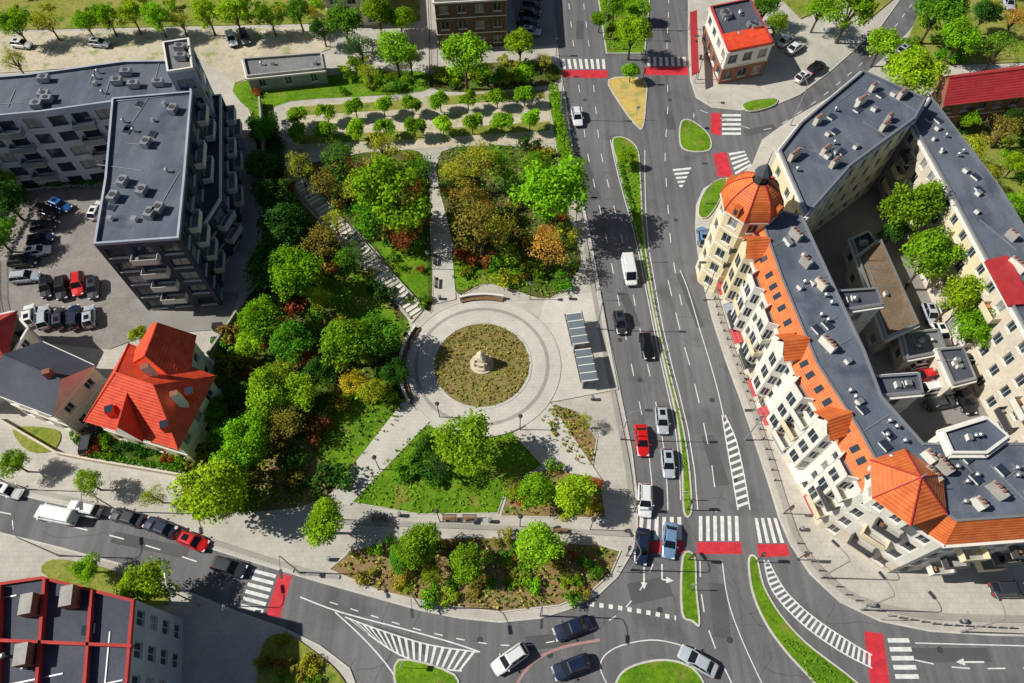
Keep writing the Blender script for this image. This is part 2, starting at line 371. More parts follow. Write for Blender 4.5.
# ---------------------------------------------------------------- markings
MK=MB(); ZM=.008
def ribbon(pts,w,z=ZM,mat='white_paint'):
    n=len(pts)
    for i in range(n-1):
        a=Vector(pts[i]);b=Vector(pts[i+1]);d=(b-a)
        if d.length<1e-4: continue
        d.normalize(); q=Vector((-d.y,d.x))*w/2
        MK.face([(*(a-q),z),(*(b-q),z),(*(b+q),z),(*(a+q),z)],mat)
def line(px,w=.14,mat='white_paint',z=ZM): ribbon(smooth(GP(px),False,4),w,z,mat)
def dash(px,w=.14,on=2.,off=3.,mat='white_paint',world=None):
    pts=world or smooth(GP(px),False,5); L,at=along(pts,0); s=0
    while s<L:
        ribbon([at(s),at(min(L,s+on))],w,ZM,mat); s+=on+off
def zebra(a,b,c,d,n,duty=.5):
    a,b,c,d=[G(*q) for q in (a,b,c,d)]
    for i in range(n):
        t0=(i+.5-duty/2)/n;t1=(i+.5+duty/2)/n
        MK.face([(*lerp(d,c,t0),ZM),(*lerp(d,c,t1),ZM),(*lerp(a,b,t1),ZM),(*lerp(a,b,t0),ZM)],'white_paint')
def red(*q,mat='red_paint',z=.0055): MK.face([(*p,z) for p in ccw(GP(q))],mat)
def hatch(Apx,Bpx,n,skew=.0,duty=.4,outline=True):
    LA,fa=along(smooth(GP(Apx),False,4),0);LB,fb=along(smooth(GP(Bpx),False,4),0)
    for i in range(n):
        t0=(i+.3)/n;t1=(i+.3+duty)/n
        if max(t0,t1)+skew>1 or t0+skew<0: continue
        MK.face([(*fa(t0*LA),ZM),(*fa(t1*LA),ZM),(*fb((t1+skew)*LB),ZM),(*fb((t0+skew)*LB),ZM)],'white_paint')
    if outline: line(Apx,.15,z=ZM+.004); line(Bpx,.15,z=ZM+.004)
def edgeat(E,y):
    for i in range(len(E)-1):
        if E[i][1]<=y<=E[i+1][1]: t=(y-E[i][1])/(E[i+1][1]-E[i][1]); return E[i][0]+(E[i+1][0]-E[i][0])*t
    return E[-1][0]
LR=[(596,-40),(598,0),(606,56),(608,80),(610,110),(612,140),(617,165),(625,195),(634,225),(641,255),(650,300),(658,340),(667,380),(676,420),(681,460),(683,515)]
RLft=[(650,-40),(650,0),(645,56),(645,80),(646,110),(642,140),(642,180),(643,220),(646,250),(651,280),(658,320),(667,360),(676,395),(684,430),(690,470),(693,515)]
RRt=[(688,-40),(688,0),(688,50),(690,80),(690,110),(688,160),(694,215),(697,250),(702,280),(712,320),(725,360),(740,400),(757,450),(770,490),(778,515)]
def lane(E1,E2,f,y0,y1): 
    return [(edgeat(E1,y)*(1-f)+edgeat(E2,y)*f,y) for y in range(y0,y1+1,20)]
for f in (.34,.67):
    dash(lane(LL,LR,f,-30,50),on=2,off=4,w=.12); dash(lane(LL,LR,f,85,430),on=2,off=4,w=.12)
    line(lane(LL,LR,f,430,510),.12)
line(lane(LL,LR,.96,140,510),.12)
dash(lane(RLft,RRt,.5,-30,50),.12); dash(lane(RLft,RRt,.5,85,310),on=2,off=4,w=.12)
line(lane(RLft,RRt,.06,150,510),.12)
line([(680,270),(688,290),(700,330),(715,380),(724,418)],.12)
dash([(668,280),(680,330),(695,385),(707,440),(714,480),(716,512)],on=3,off=3,w=.12)
hatch([(722,415),(726,440),(732,475),(738,510)],[(725,415),(736,440),(744,475),(750,510)],14,-.04)
zebra((638,517),(683,517),(684,540),(636,540),6); red((636,541),(684,541),(684,553),(634,553))
zebra((697,516),(740,516),(741,541),(697,541),6); red((697,542),(741,542),(742,554),(697,554))
zebra((753,518),(778,518),(786,543),(757,543),4); red((757,544),(787,544),(790,556),(759,557))
zebra((560,59),(606,59),(607,69),(562,69),8); red((562,70),(607,70),(608,78),(563,78))
zebra((646,57),(687,57),(688,66),(646,66),7); red((646,67),(688,67),(688,75),(645,75))
zebra((722,113),(722,136),(741,136),(741,113),5); red((711,113),(721,113),(721,136),(711,133))
zebra((728,152),(736,176),(752,166),(744,150),5); red((713,154),(726,152),(733,176),(718,177))
zebra((253,567),(240,609),(262,615),(277,573),6); red((279,573),(292,576),(280,618),(266,615))
zebra((887,636),(900,700),(925,700),(908,636),7); red((864,631),(883,634),(892,700),(872,700))
hatch([(345,617),(380,630),(430,645),(478,652)],[(368,634),(400,655),(440,668),(462,671)],18,.0)
line([(300,597),(340,612),(400,628),(450,642),(480,652)],.15)
line([(335,612),(365,640),(392,672),(405,700)],.15)
hatch([(764,560),(772,590),(800,622),(838,650),(872,668)],[(768,560),(785,590),(812,616),(850,642),(872,655)],26,.0,.45)
dash([(590,604),(620,608),(650,613),(676,618)],.5,.5,.6)
dash([(700,560),(702,600),(712,640),(735,690)],on=2,off=2)
line([(722,560),(728,600),(742,640),(765,690)],.12)
dash([(0,512),(60,524),(120,538),(180,556),(235,575)],on=2,off=3)
dash([(330,602),(420,630),(500,645),(560,640),(610,620),(640,590),(655,560)],on=1.,off=1.6,w=.12)
line([(610,690),(600,665),(615,648),(650,640),(680,645),(700,655)],.12)
ribbon(smooth(GP([(508,700),(530,665),(560,648),(600,640)]),False,4),.3,ZM,'pink_paint')
dash([(915,660),(960,668),(1024,668)],on=2,off=2); line([(915,643),(1030,646)],.12)
dash([(700,110),(760,130),(800,112),(840,82),(880,45),(915,0)],.12,1.5,2.5)
hatch([(672,168),(680,188)],[(692,166),(682,188)],5,0,.5,False)
def arrow(px,py,dx,dy,L=3.2,turn=0):
    a=Vector(G(px,py)); b=Vector(G(px+dx,py+dy)); d=(b-a).normalized(); n=Vector((-d.y,d.x))
    ribbon([a-d*L/2,a+d*L*.2],.18)
    tip=a+d*L*.5; q=a+d*L*.2
    if turn: 
        d2=(n*turn); q=a+d*L*.2; ribbon([q,q+d2*.5],.18,ZM+.004); q=q+d2*.5; tip=q+d2*.9; n=d
    MK.face([(*(q-n*.38),ZM+.008),(*tip,ZM+.008),(*(q+n*.38),ZM+.008)],'white_paint')
for a in ((644,578,0,10,2.6,0),(662,575,0,10,2.6,1),(970,662,-10,0,3.2,0)):
    arrow(*a)
MK.emit('road_markings')
RP=MB()
for px,py,l,w_,a in ((590,180,9,1.6,1.75),(630,310,6,1.4,1.8),(690,300,10,1.2,1.75),(715,460,7,1.8,1.7),(650,590,5,2.4,.2),(560,640,8,1.5,.1),(400,640,7,1.3,-.3),(150,545,10,1.4,-.2),(720,610,6,2,1.5),(950,655,9,1.5,0),(665,30,8,1.4,1.6),(580,30,6,1.5,1.5),(760,130,6,1.5,.3),(870,55,7,1.2,.9),(670,120,5,1.5,1.6)):
    x,y=G(px,py);c_,s_=cos(a),sin(a);q=[(x+u*c_-v*s_,y+u*s_+v*c_) for u,v in ((-l/2,-w_/2),(l/2,-w_/2),(l/2,w_/2),(-l/2,w_/2))]
    RP.face([(*p,.0025) for p in q],'asphalt_patch')
def crack(px,n,step):
    x,y=G(*px);a=U(0,6.28);pts=[(x,y)]
    for _ in range(n): a+=U(-.5,.5);x+=cos(a)*step;y+=sin(a)*step;pts.append((x,y))
    for p,q in zip(pts,pts[1:]):
        d=Vector(q)-Vector(p);m_=Vector((-d.y,d.x)).normalized()*.035;p=Vector(p);q=Vector(q)
        RP.face([(*(p-m_),.004),(*(q-m_),.004),(*(q+m_),.004),(*(p+m_),.004)],'asphalt_patch')
for _ in range(60): crack(random.choice(((600,U(90,280)),(U(640,680),U(300,500)),(U(700,740),U(300,600)),(U(350,700),U(600,680)),(U(20,230),U(530,560)),(U(660,685),U(0,200)),(U(700,850),U(600,680)))),12,.8)
for px in ((600,210),(640,380),(676,220),(712,400),(735,480),(660,610),(480,640),(120,540),(620,340),(730,640),(670,100),(585,100),(940,650),(550,655)):
    x,y=G(*px);n=14;RP.face([(x+.38*cos(2*pi*i/n),y+.38*sin(2*pi*i/n),.0065) for i in range(n)],'metal_dark')
RP.emit('asphalt_repairs')
# ---------------------------------------------------------------- buildings
def facade(mb,p0,p1,z0,z1,floors,bay,ww,wh,wall,sill=.9,balc=0,gf=None,band=True,frame='frame',bmat='trim'):
    p0=Vector(p0);p1=Vector(p1);D=p1-p0;L=D.length;
    if L<.01: return
    d=D/L;n=Vector((d.y,-d.x))
    def P(s,z,o=0.): q=p0+d*s+n*o; return (q.x,q.y,z)
    def Q(s0,s1,a,b,o,m): mb.face([P(s0,a,o),P(s1,a,o),P(s1,b,o),P(s0,b,o)],m)
    def bx(s0,s1,a,b,o0,o1,m):
        q=[(P(s0,a,o0)[:2]),(P(s0,a,o1)[:2]),(P(s1,a,o1)[:2]),(P(s1,a,o0)[:2])]
        mb.prism(ccw(q),a,b,m)
    if L<1.6: Q(0,L,z0,z1,0,wall); return
    nb=max(1,int(L/bay)); fh=(z1-z0)/floors; cw=L/nb; w=min(ww,cw*.8)
    for i in range(floors):
        zb=z0+i*fh; zt=zb+fh; a=zb+sill; b=min(a+wh,zt-.3); wm=gf if (i==0 and gf) else wall
        Q(0,L,zb,a,0,wm);Q(0,L,b,zt,0,wm)
        for j in range(nb):
            s0=j*cw;s1=s0+cw;x0=s0+(cw-w)/2;x1=x0+w
            Q(s0,x0,a,b,0,wm);Q(x1,s1,a,b,0,wm)
            r=-.22
            mb.face([P(x0,a,0),P(x0,a,r),P(x0,b,r),P(x0,b,0)],wm);mb.face([P(x1,a,0),P(x1,b,0),P(x1,b,r),P(x1,a,r)],wm)
            mb.face([P(x0,a,0),P(x1,a,0),P(x1,a,r),P(x0,a,r)],'trim');mb.face([P(x0,b,0),P(x0,b,r),P(x1,b,r),P(x1,b,0)],wm)
            Q(x0,x1,a,b,r,'glass' if R()<.78 else 'curtain')
            o=r+.04; t=.07
            Q(x0,x0+t,a,b,o,frame);Q(x1-t,x1,a,b,o,frame);Q(x0+t,x1-t,b-t,b,o,frame);Q(x0+t,x1-t,a,a+t,o,frame)
            xm=(x0+x1)/2;Q(xm-t/2,xm+t/2,a+t,b-t,o+.003,frame)
            bx(x0-.08,x1+.08,a-.1,a-.01,.002,.12,'trim')
            if balc and i>0 and (j%balc)==1:
                bm=bmat if isinstance(bmat,str) else random.choice(bmat)
                bx(s0+.1,s1-.1,zb-.12,zb+.03,.003,1.3,'concrete')
                bx(s0+.1,s1-.1,zb+.032,zb+1.05,1.24,1.3,bm)
                bx(s0+.1,s0+.16,zb+.032,zb+1.05,.004,1.237,bm);bx(s1-.16,s1-.1,zb+.032,zb+1.05,.004,1.237,bm)
                if R()<.6: bx(s0+.4,s0+U(.7,1.1),zb+.034,zb+.7,.4,.9,random.choice(('wood','metal','trim_orange','rubber')))
        if band and i>0 and not balc: bx(-.02,L+.02,zb-.14,zb-.005,.0015,.1,'trim')
    if band: bx(-.1,L+.1,z1-.32,z1-.02,.0025,.3,'trim')
def center(p): return (sum(q[0] for q in p)/len(p),sum(q[1] for q in p)/len(p),0)
def parapet(mb,p,z,h=.5,w=.3,mat='trim',inner='roof_felt',roofmat='roof_felt'):
    q=inset(p,w);n=len(p)
    for i in range(n):
        j=(i+1)%n
        mb.face([(*p[i],z),(*p[j],z),(*p[j],z+h),(*p[i],z+h)],mat)
        mb.face([(*p[i],z+h),(*p[j],z+h),(*q[j],z+h),(*q[i],z+h)],mat)
        mb.face([(*q[i],z+h),(*q[j],z+h),(*q[j],z),(*q[i],z)],inner)
    mb.face([(*a,z) for a in q],roofmat)
def fixtures(mb,p,z,n,rot,kinds='cvsab'):
    for x,y in rpts(inset(p,1.4),n):
        k=random.choice(kinds)
        if k=='c':
            l=U(1.2,2.4);w=.6;mb.box(x,y,z,z+1.2,l,w,rot,random.choice(('wall_beige','wall_white','concrete')),'concrete')
            for i in range(int(l/.5)): mb.box(x+cos(rot)*(i*.5-l/2+.3),y+sin(rot)*(i*.5-l/2+.3),z+1.202,z+1.5,.25,.25,rot,'wall_brick')
        elif k=='v': mb.tube((x,y,z),(x,y,z+.7),.15,.15,8,'metal'); mb.tube((x,y,z+.7),(x,y,z+.85),.28,.1,8,'metal')
        elif k=='s': mb.box(x,y,z,z+.25,1.2,.9,rot,'trim','glass')
        elif k=='a': mb.box(x,y,z+.15,z+1.,1.6,1.1,rot,'metal'); mb.tube((x,y,z+1.),(x,y,z+1.06),.42,.42,10,'metal_dark')
        elif k=='b': mb.box(x,y,z,z+.6,U(.4,.8),U(.4,.8),rot,'trim','metal')
        elif k=='l': mb.box(x,y,z,z+.08,U(3,7),.12,rot+random.choice((0,pi/2)),'metal')
def building(name,p,h,floors,style,roof='flat',ins=None,rise=2.5,tilef=None,fix=0,rot=0.,kinds='cvsab',styles=None,roofmat='roof_felt',pmat='trim',slopemat='tile_orange',wallslope='wall_white'):
    c=center(p);e=empty(name,c);mb=MB()
    for i in range(len(p)):
        st=dict(style); 
        if styles and i in styles: st.update(styles[i])
        facade(mb,p[i],p[(i+1)%len(p)],KZ if h>2 else 0,h,floors,**st)
    mb.emit('walls',e,c)
    r=MB(); zt=h
    if roof=='flat': parapet(r,p,h,.45,.3,pmat,roofmat,roofmat)
    elif roof=='mansard':
        n=len(p);q=inset(p,ins);q2=inset(q,.25)
        for i in range(n):
            j=(i+1)%n
            r.face([(*p[i],h),(*p[j],h),(*q[j],h+rise),(*q[i],h+rise)],slopemat if tilef[i] else wallslope)
        r.face([(*a,h+rise) for a in q],roofmat); zt=h+rise
        z0_,z1_=h+rise,h+rise+.2
        for i in range(n):
            j=(i+1)%n
            r.face([(*q[i],z0_),(*q[j],z0_),(*q[j],z1_),(*q[i],z1_)],'metal')
            r.face([(*q[i],z1_),(*q[j],z1_),(*q2[j],z1_),(*q2[i],z1_)],'metal')
            r.face([(*q2[i],z1_),(*q2[j],z1_),(*q2[j],z0_),(*q2[i],z0_)],'metal')
        p=q
    if fix: 
        f=MB(); fixtures(f,p,zt+.003,fix,rot,kinds)
        f.emit('roof_fixtures',e,c)
    r.emit('roof',e,c)
    return e,c
def hip(r,q,z,rise,mat,f=.3,over=.45,gable_wall='wall_white'):
    q=inset(q,-over)
    l1=hypot(q[1][0]-q[0][0],q[1][1]-q[0][1]);l2=hypot(q[2][0]-q[1][0],q[2][1]-q[1][1])
    if l1<l2: q=q[1:]+q[:1]
    a=lerp(q[3],q[0],.5);b=lerp(q[1],q[2],.5);r0=lerp(a,b,f);r1=lerp(a,b,1-f)
    A_=(*r0,z+rise);B_=(*r1,z+rise);Z=lambda i:(*q[i],z-.1)
    r.face([Z(0),Z(1),B_,A_],mat);r.face([Z(2),Z(3),A_,B_],mat)
    m2=mat if f>0.01 else gable_wall
    r.face([Z(1),Z(2),B_],m2);r.face([Z(3),Z(0),A_],m2)
    r.face([Z(3),Z(2),Z(1),Z(0)],'trim')
    r.tube(A_,B_,.12,.12,6,mat)
    for s,t in ((0,A_),(3,A_),(1,B_),(2,B_)):
        if f>0.01: r.tube(Z(s),t,.1,.1,5,mat)
    return A_,B_
ST=dict(bay=2.6,ww=1.2,wh=1.9,wall='wall_white',sill=.85,gf='wall_beige',balc=3,bmat=('metal_dark','trim','wall_cream'))
SB=dict(bay=3.2,ww=1.2,wh=1.6,wall='wall_cream',sill=.9,balc=0,gf=None)
w1=GP([(735,208),(762,290),(795,375),(835,440),(862,492),(945,545),(1080,535)],13)+GP([(1080,440),(1000,440),(925,440),(885,395),(868,350),(835,280),(805,215)],15.5)
building('apartment_building',w1,13,4,ST,'mansard',[1.7,1.7,1.7,1.7,1.7,1.7,.3,.3,.3,.3,.3,.3,.3,.3],2.3,[1]*6+[0]*8,fix=64,rot=-1.05,styles={0:dict(wall='wall_cream'),5:dict(balc=2),7:SB,8:SB,9:SB,10:SB,11:SB,12:SB,13:SB,6:SB},kinds='ccvssbbvvll')
w2=GP([(778,152),(806,217),(850,167),(914,120),(925,100),(862,72),(800,124)],15)
building('apartment_building',w2,15,4,dict(ST,balc=0),'flat',fix=28,rot=.7,styles={0:SB,1:dict(wall='wall_cream'),2:dict(wall='wall_cream')},kinds='ccvssbbvl',pmat='metal')
w3=GP([(911,125),(955,205),(991,272),(1036,352),(1080,425),(1140,400),(1060,290),(1000,190),(930,98)],12.5)
e3,c3=building('apartment_building',w3,12.5,4,dict(ST,balc=3,wall='wall_beige'),'flat',fix=38,rot=-1.05,styles={1:dict(wall='wall_cream'),2:dict(wall='wall_beige')},kinds='ccvssbbvl',pmat='metal')
x=MB(); x.prism(ccw(GP([(986,260),(1008,255),(1034,303),(1010,305)],13)),12.52,13.0,'tile_crimson'); x.emit('red_roof_section',e3,c3)
for q in ([(862,378),(918,374),(922,394),(878,398)],[(832,292),(876,289),(882,306),(842,312)]):
    building('stair_annex',ccw(GP(q,14)),14,4,dict(SB,wall='wall_white'),'flat',roofmat='roof_felt_dark',pmat='metal',fix=3,kinds='vsb')
building('annex_building',ccw(GP([(940,432),(985,418),(1008,438),(985,455),(950,455)],15.9)),15.9,5,dict(SB,wall='wall_white'),'flat',roofmat='roof_felt',fix=3,kinds='vb')
L,at=along(w1[:5],0)
par=[o for o in COL.objects if o.name=='apartment_building'][0]
dm=MB()
for i,f in enumerate((.07,.19,.31,.44,.56,.69,.81,.93)):
    s=L*f;a=Vector(at(s));b=Vector(at(s+.1));d=(b-a).normalized();n=Vector((d.y,-d.x));w=1.7
    gable=i in (1,4,6)
    top=13.0 if not gable else 14.2
    p=[tuple(a-d*w),tuple(a-d*(w*.62)+n*1.15),tuple(a+d*(w*.62)+n*1.15),tuple(a+d*w)]
    col='wall_cream' if i<2 else 'wall_white'
    for k in range(3):
        q0,q1=p[k],p[k+1]
        dm.face([(*q0,3.6),(*q1,3.6),(*q1,top),(*q0,top)],col)
        nn=(Vector(q1)-Vector(q0)).normalized();nn=Vector((nn.y,-nn.x))*.02;m0=Vector(lerp(q0,q1,.2))+nn;m1=Vector(lerp(q0,q1,.8))+nn
        for z in (4.3,7.4,10.5): 
            dm.face([(*m0,z),(*m1,z),(*m1,z+1.8),(*m0,z+1.8)],'glass')
            mm=(m0+m1)/2+nn;dd=(m1-m0).normalized()*.05;dm.face([(*(mm-dd),z),(*(mm+dd),z),(*(mm+dd),z+1.8),(*(mm-dd),z+1.8)],'frame')
    dm.face([(*q,3.6) for q in p[::-1]],col)
    if gable:
        e0=a-d*(w+.2)+n*1.3;e1=a+d*(w+.2)+n*1.3;f0=e0-n*3.2;f1=e1-n*3.2
        tp=a+n*1.3;tb=a-n*1.9
        dm.face([(*e0,14.15),(*tp,15.9),(*tb,15.9),(*f0,14.15)],'tile_orange');dm.face([(*tp,15.9),(*e1,14.15),(*f1,14.15),(*tb,15.9)],'tile_orange')
        g=n*1.16;dm.face([(*(a-d*w*.62+g),14.1),(*(a+d*w*.62+g),14.1),(*(a+g),15.5)],col)
        dm.prism(ccw([tuple(a-d*w),tuple(a+d*w),tuple(a+d*w-n*1.6),tuple(a-d*w-n*1.6)]),12.8,14.12,col)
    else:
        dm.face([(*q,top) for q in p],'roof_grey')
        for k in range(3):
            q0,q1=p[k],p[k+1];dm.face([(*q0,top),(*q1,top),(*q1,top+.7),(*q0,top+.7)],'trim')
            n2=(Vector(q1)-Vector(q0)).normalized();n2=Vector((-n2.y,n2.x))*.15
            u0=Vector(q0)+n2;u1=Vector(q1)+n2;dm.face([(*q0,top+.7),(*q1,top+.7),(*u1,top+.7),(*u0,top+.7)],'trim');dm.face([(*u1,top),(*u0,top),(*u0,top+.7),(*u1,top+.7)],'trim')
for i in range(22):
    s=L*(i+U(.3,.7))/22
    a=Vector(at(s));b=Vector(at(s+.1));d=(b-a).normalized();n=Vector((d.y,-d.x))
    q=[a-d*.35-n*.55,a+d*.35-n*.55,a+d*.35-n*1.2,a-d*.35-n*1.2];z=lambda o:13+2.3*o/1.7+.08
    dm.face([(*q[0],z(.55)),(*q[1],z(.55)),(*q[2],z(1.2)),(*q[3],z(1.2))],'glass')
o=dm.emit('facade_bays'); o.parent=par; o.location=(-par.location.x,-par.location.y,0)
# ground floor awnings
aw=MB()
for i in range(10):
    s=L*(i+.5)/10;a=Vector(at(s));b=Vector(at(s+.1));d=(b-a).normalized();n=Vector((d.y,-d.x));m_=random.choice(('tile_crimson','trim','wall_grey','trim_orange','metal_dark'))
    aw.face([(*(a-d*1.3+n*.02),3.2),(*(a+d*1.3+n*.02),3.2),(*(a+d*1.3+n*1.2),2.6),(*(a-d*1.3+n*1.2),2.6)],m_)
o=aw.emit('shop_awnings'); o.parent=par; o.location=(-par.location.x,-par.location.y,0)
tc=G(757,188,19);e=empty('corner_tower',(tc[0],tc[1],0));t=MB();RR=3.8
def ngon(r,c=tc,n=8,ph=.39): return [(c[0]+r*cos(i*2*pi/n+ph),c[1]+r*sin(i*2*pi/n+ph)) for i in range(n)]
p8=ngon(RR)
for i in range(8): facade(t,p8[i],p8[(i+1)%8],KZ,16.5,5,2.8,1.3,1.8,'wall_cream')
prof=[(4.15,16.5),(4.05,17.1),(3.7,18.1),(3.0,19.1),(2.1,19.9),(1.1,20.5)]
for k in range(len(prof)-1):
    a=ngon(prof[k][0]);b=ngon(prof[k+1][0])
    for i in range(8): j=(i+1)%8;t.face([(*a[i],prof[k][1]),(*a[j],prof[k][1]),(*b[j],prof[k+1][1]),(*b[i],prof[k+1][1])],'tile_orange')
    for i in range(8): t.tube((*a[i],prof[k][1]),(*b[i],prof[k+1][1]),.1,.1,5,'tile_crimson')
t.prism(ngon(4.2),16.2,16.5,'trim')
t.prism(ngon(.85),20.3,21.8,'metal_dark')
a=ngon(1.15)
for i in range(8): t.face([(*a[i],21.8),(*a[(i+1)%8],21.8),(tc[0],tc[1],23.4)],'roof_felt_dark')
t.tube((*tc,23.2),(*tc,25.4),.08,.03,6,'metal')
for i in range(0,8,2):
    a=ngon(3.5,ph=.39+pi/8)[i]; t.box(a[0],a[1],16.8,18.3,.9,1.1,atan2(a[1]-tc[1],a[0]-tc[0])+pi/2,'tile_orange','tile_orange')
    b=ngon(4.06,ph=.39+pi/8)[i]; t.box(b[0],b[1],17.1,18.,.5,.03,atan2(b[1]-tc[1],b[0]-tc[0])+pi/2,'glass')
t.emit('tower_body',e,(tc[0],tc[1],0))
pc=G(911,484,16.5);e=empty('corner_pavilion',(pc[0],pc[1],0));t=MB()
q=ngon(3.9,pc,6,.3)
for i in range(6): facade(t,q[i],q[(i+1)%6],13.,15.9,1,1.8,1.,1.4,'wall_white',band=False)
q2=ngon(4.3,pc,6,.3)
for i in range(6):
    t.face([(*q2[i],15.8),(*q2[(i+1)%6],15.8),(pc[0],pc[1],18.6)],'tile_orange'); t.tube((*q2[i],15.8),(pc[0],pc[1],18.6),.1,.08,5,'tile_crimson')
t.face([(*a,15.8) for a in q2[::-1]],'trim'); t.tube((pc[0],pc[1],18.5),(pc[0],pc[1],19.8),.1,.04,6,'metal')
t.emit('pavilion_roof',e,(pc[0],pc[1],0))
for q,h,m in (([(856,258),(880,240),(918,325),(885,340)],4.5,'roof_bitumen_brown'),([(900,334),(938,330),(946,352),(906,360)],3.5,'roof_grey'),([(936,350),(962,348),(975,380),(952,386)],4.,'roof_felt_dark'),([(850,240),(868,232),(878,248),(858,262)],3.5,'roof_felt')):
    building('courtyard_shed',ccw(GP(q,h)),h,1,dict(SB,wall='wall_beige',bay=3.5),'flat',roofmat=m,fix=4,kinds='vbl',pmat='metal')
SM=dict(bay=3.4,ww=2.4,wh=1.9,wall='wall_bluegrey',sill=.4,balc=2,bmat='shelter_glass',band=False,frame='metal_dark')
SD=dict(wall='wall_darkpanel',balc=2,bmat='trim')
m1=ccw(GP([(-90,86),(30,76),(125,63),(190,62),(193,96),(112,104),(40,114),(-90,126)],15))
building('modern_apartment_building',m1,15,5,SM,'flat',fix=34,rot=.1,kinds='avvbasll',pmat='wall_bluegrey')
m2=ccw(GP([(113,100),(193,93),(190,130),(186,180),(180,240),(95,246),(106,180)],15.3))
building('modern_apartment_building',m2,15.3,5,dict(SM,**SD),'flat',fix=26,rot=1.4,kinds='avvbasll',pmat='wall_bluegrey')
building('stair_tower',ccw(GP([(163,44),(190,40),(194,70),(168,74)],18)),18,5,dict(SM,balc=0,wall='wall_bluegrey'),'flat',roofmat='roof_grey',fix=2,kinds='ab')
building('terraced_annex',ccw(GP([(180,100),(222,96),(222,200),(200,235),(178,235)],9)),9,3,dict(SM,**SD),'flat',roofmat='roof_felt_dark',pmat='trim',fix=4,kinds='vb')
building('garage_building',ccw(GP([(243,60),(322,54),(325,70),(247,78)],3.2)),3.2,1,dict(SB,wall='wall_grey',bay=4),'flat',roofmat='roof_grey',fix=3,kinds='vb',pmat='concrete')
building('office_building',ccw(GP([(432,-60),(506,-60),(506,-2),(434,2)],10)),10,3,dict(bay=3,ww=1.6,wh=1.5,wall='wall_brown',sill=.9),'flat',roofmat='roof_grey',fix=6,pmat='metal')
building('office_building',ccw(GP([(320,-60),(375,-60),(375,-12),(322,-10)],8)),8,2,dict(bay=3,ww=1.6,wh=1.5,wall='wall_beige',sill=.9),'flat',roofmat='roof_grey',fix=3,pmat='metal')
q=ccw(GP([(710,8),(750,0),(773,43),(728,52)],7))
e,c=building('shop_building',q,7,2,dict(bay=2.8,ww=1.8,wh=1.7,wall='wall_white',sill=.8,gf='wall_brick'),'flat',roofmat='roof_felt_dark',fix=8,rot=.2,kinds='avb',pmat='tile_crimson')
x=MB();x.prism(ccw(GP([(722,34),(764,26),(772,42),(730,50)],7.5)),7.02,7.5,'tile_red');x.emit('red_roof_section',e,c)
x=MB();x.prism(ccw(GP([(690,12),(697,10),(699,72),(692,75)],3.2)),3.,3.2,'tile_crimson')
for a in ((692,16),(695,45),(698,70)): g=G(a[0],a[1],3);x.tube((*g,KZ),(*g,3.),.08,.08,6,'metal')
x.emit('red_canopy',None,(0,0,0))
q=ccw(GP([(942,78),(1060,62),(1062,90),(946,103)],6.5))
e=empty('long_red_roof_building',center(q));x=MB()
for i in range(4): facade(x,q[i],q[(i+1)%4],KZ,6.5,2,3,1.4,1.4,'wall_brick')
x.emit('walls',e,center(q));x=MB();hip(x,q,6.5,2.6,'tile_crimson',.0,.5,'wall_brick');x.emit('roof',e,center(q))
q=ccw(GP([(-60,592),(45,577),(136,600),(128,700),(120,760),(-60,760)],12))
e,c=building('parapet_apartment_building',q,12,4,dict(bay=3,ww=1.5,wh=1.6,wall='wall_bluegrey',sill=.9,band=False),'flat',roofmat='roof_felt_dark',pmat='red_metal',fix=14,rot=.2,kinds='vbsl')
x=MB()
for a,b in (((45,579),(36,700)),((92,590),(84,700)),((0,586),(-4,700)),((-10,640),(132,646))):
    a=G(*a,12.5);b=G(*b,12.5);m=lerp(a,b,.5);x.box(m[0],m[1],12.01,12.7,hypot(b[0]-a[0],b[1]-a[1]),.3,atan2(b[1]-a[1],b[0]-a[0]),'red_metal')
for a in ((30,605),(70,597),(25,655)):
    a=G(*a,13);x.box(a[0],a[1],12.01,13.8,1.2,2.,.2,'wall_brick','concrete')
x.emit('roof_dividers',e,c)
q=ccw(GP([(90,418),(176,444),(210,378),(130,348)],7))
e=empty('red_roof_house',center(q));c=center(q);x=MB()
for i in range(4): facade(x,q[i],q[(i+1)%4],KZ,7,2,3,1.3,1.5,'wall_white',gf='wall_cream',balc=0)
q2=ccw(GP([(128,366),(152,328),(192,338),(184,386)],7.6))
for i in range(4): facade(x,q2[i],q2[(i+1)%4],KZ,7.6,2,3,1.2,1.5,'wall_white')
x.emit('walls',e,c);x=MB()
hip(x,q,7,4.6,'tile_red',.3,.6); hip(x,q2,7.6,3.8,'tile_red',.18,.5)
q3=ccw(GP([(128,400),(150,407),(142,440),(118,432)],7.2));hip(x,q3,7.3,3.,'tile_red',0,.2)
for a,hh in (((150,372),12.6),((175,395),11.5)):
    g=G(*a,11);x.box(g[0],g[1],8,hh,.9,.7,.3,'wall_white','wall_brick')
for a in ((125,385),(165,425),(110,410),(190,392)):
    g=G(*a,9);x.box(g[0],g[1],7.6,9.4,1.,1.,.35,'tile_red','glass')
x.emit('roof',e,c)
q=ccw(GP([(-6,392),(42,343),(92,366),(52,414)],7))
e=empty('grey_roof_house',center(q));c=center(q);x=MB()
for i in range(4): facade(x,q[i],q[(i+1)%4],KZ,7,2,3,1.2,1.5,'wall_beige')
x.emit('walls',e,c);x=MB();hip(x,q,7,3.,'roof_felt_dark',.0,.3,'wall_beige')
g=G(50,375,10);x.box(g[0],g[1],8,11,.9,.7,.3,'wall_brick');x.emit('roof',e,c)
q=ccw(GP([(-60,330),(12,312),(26,328),(0,372),(-60,392)],6.5))
e=empty('crimson_roof_house',center(q));c=center(q);x=MB()
for i in range(5): facade(x,q[i],q[(i+1)%5],KZ,6.5,2,3,1.2,1.5,'wall_white')
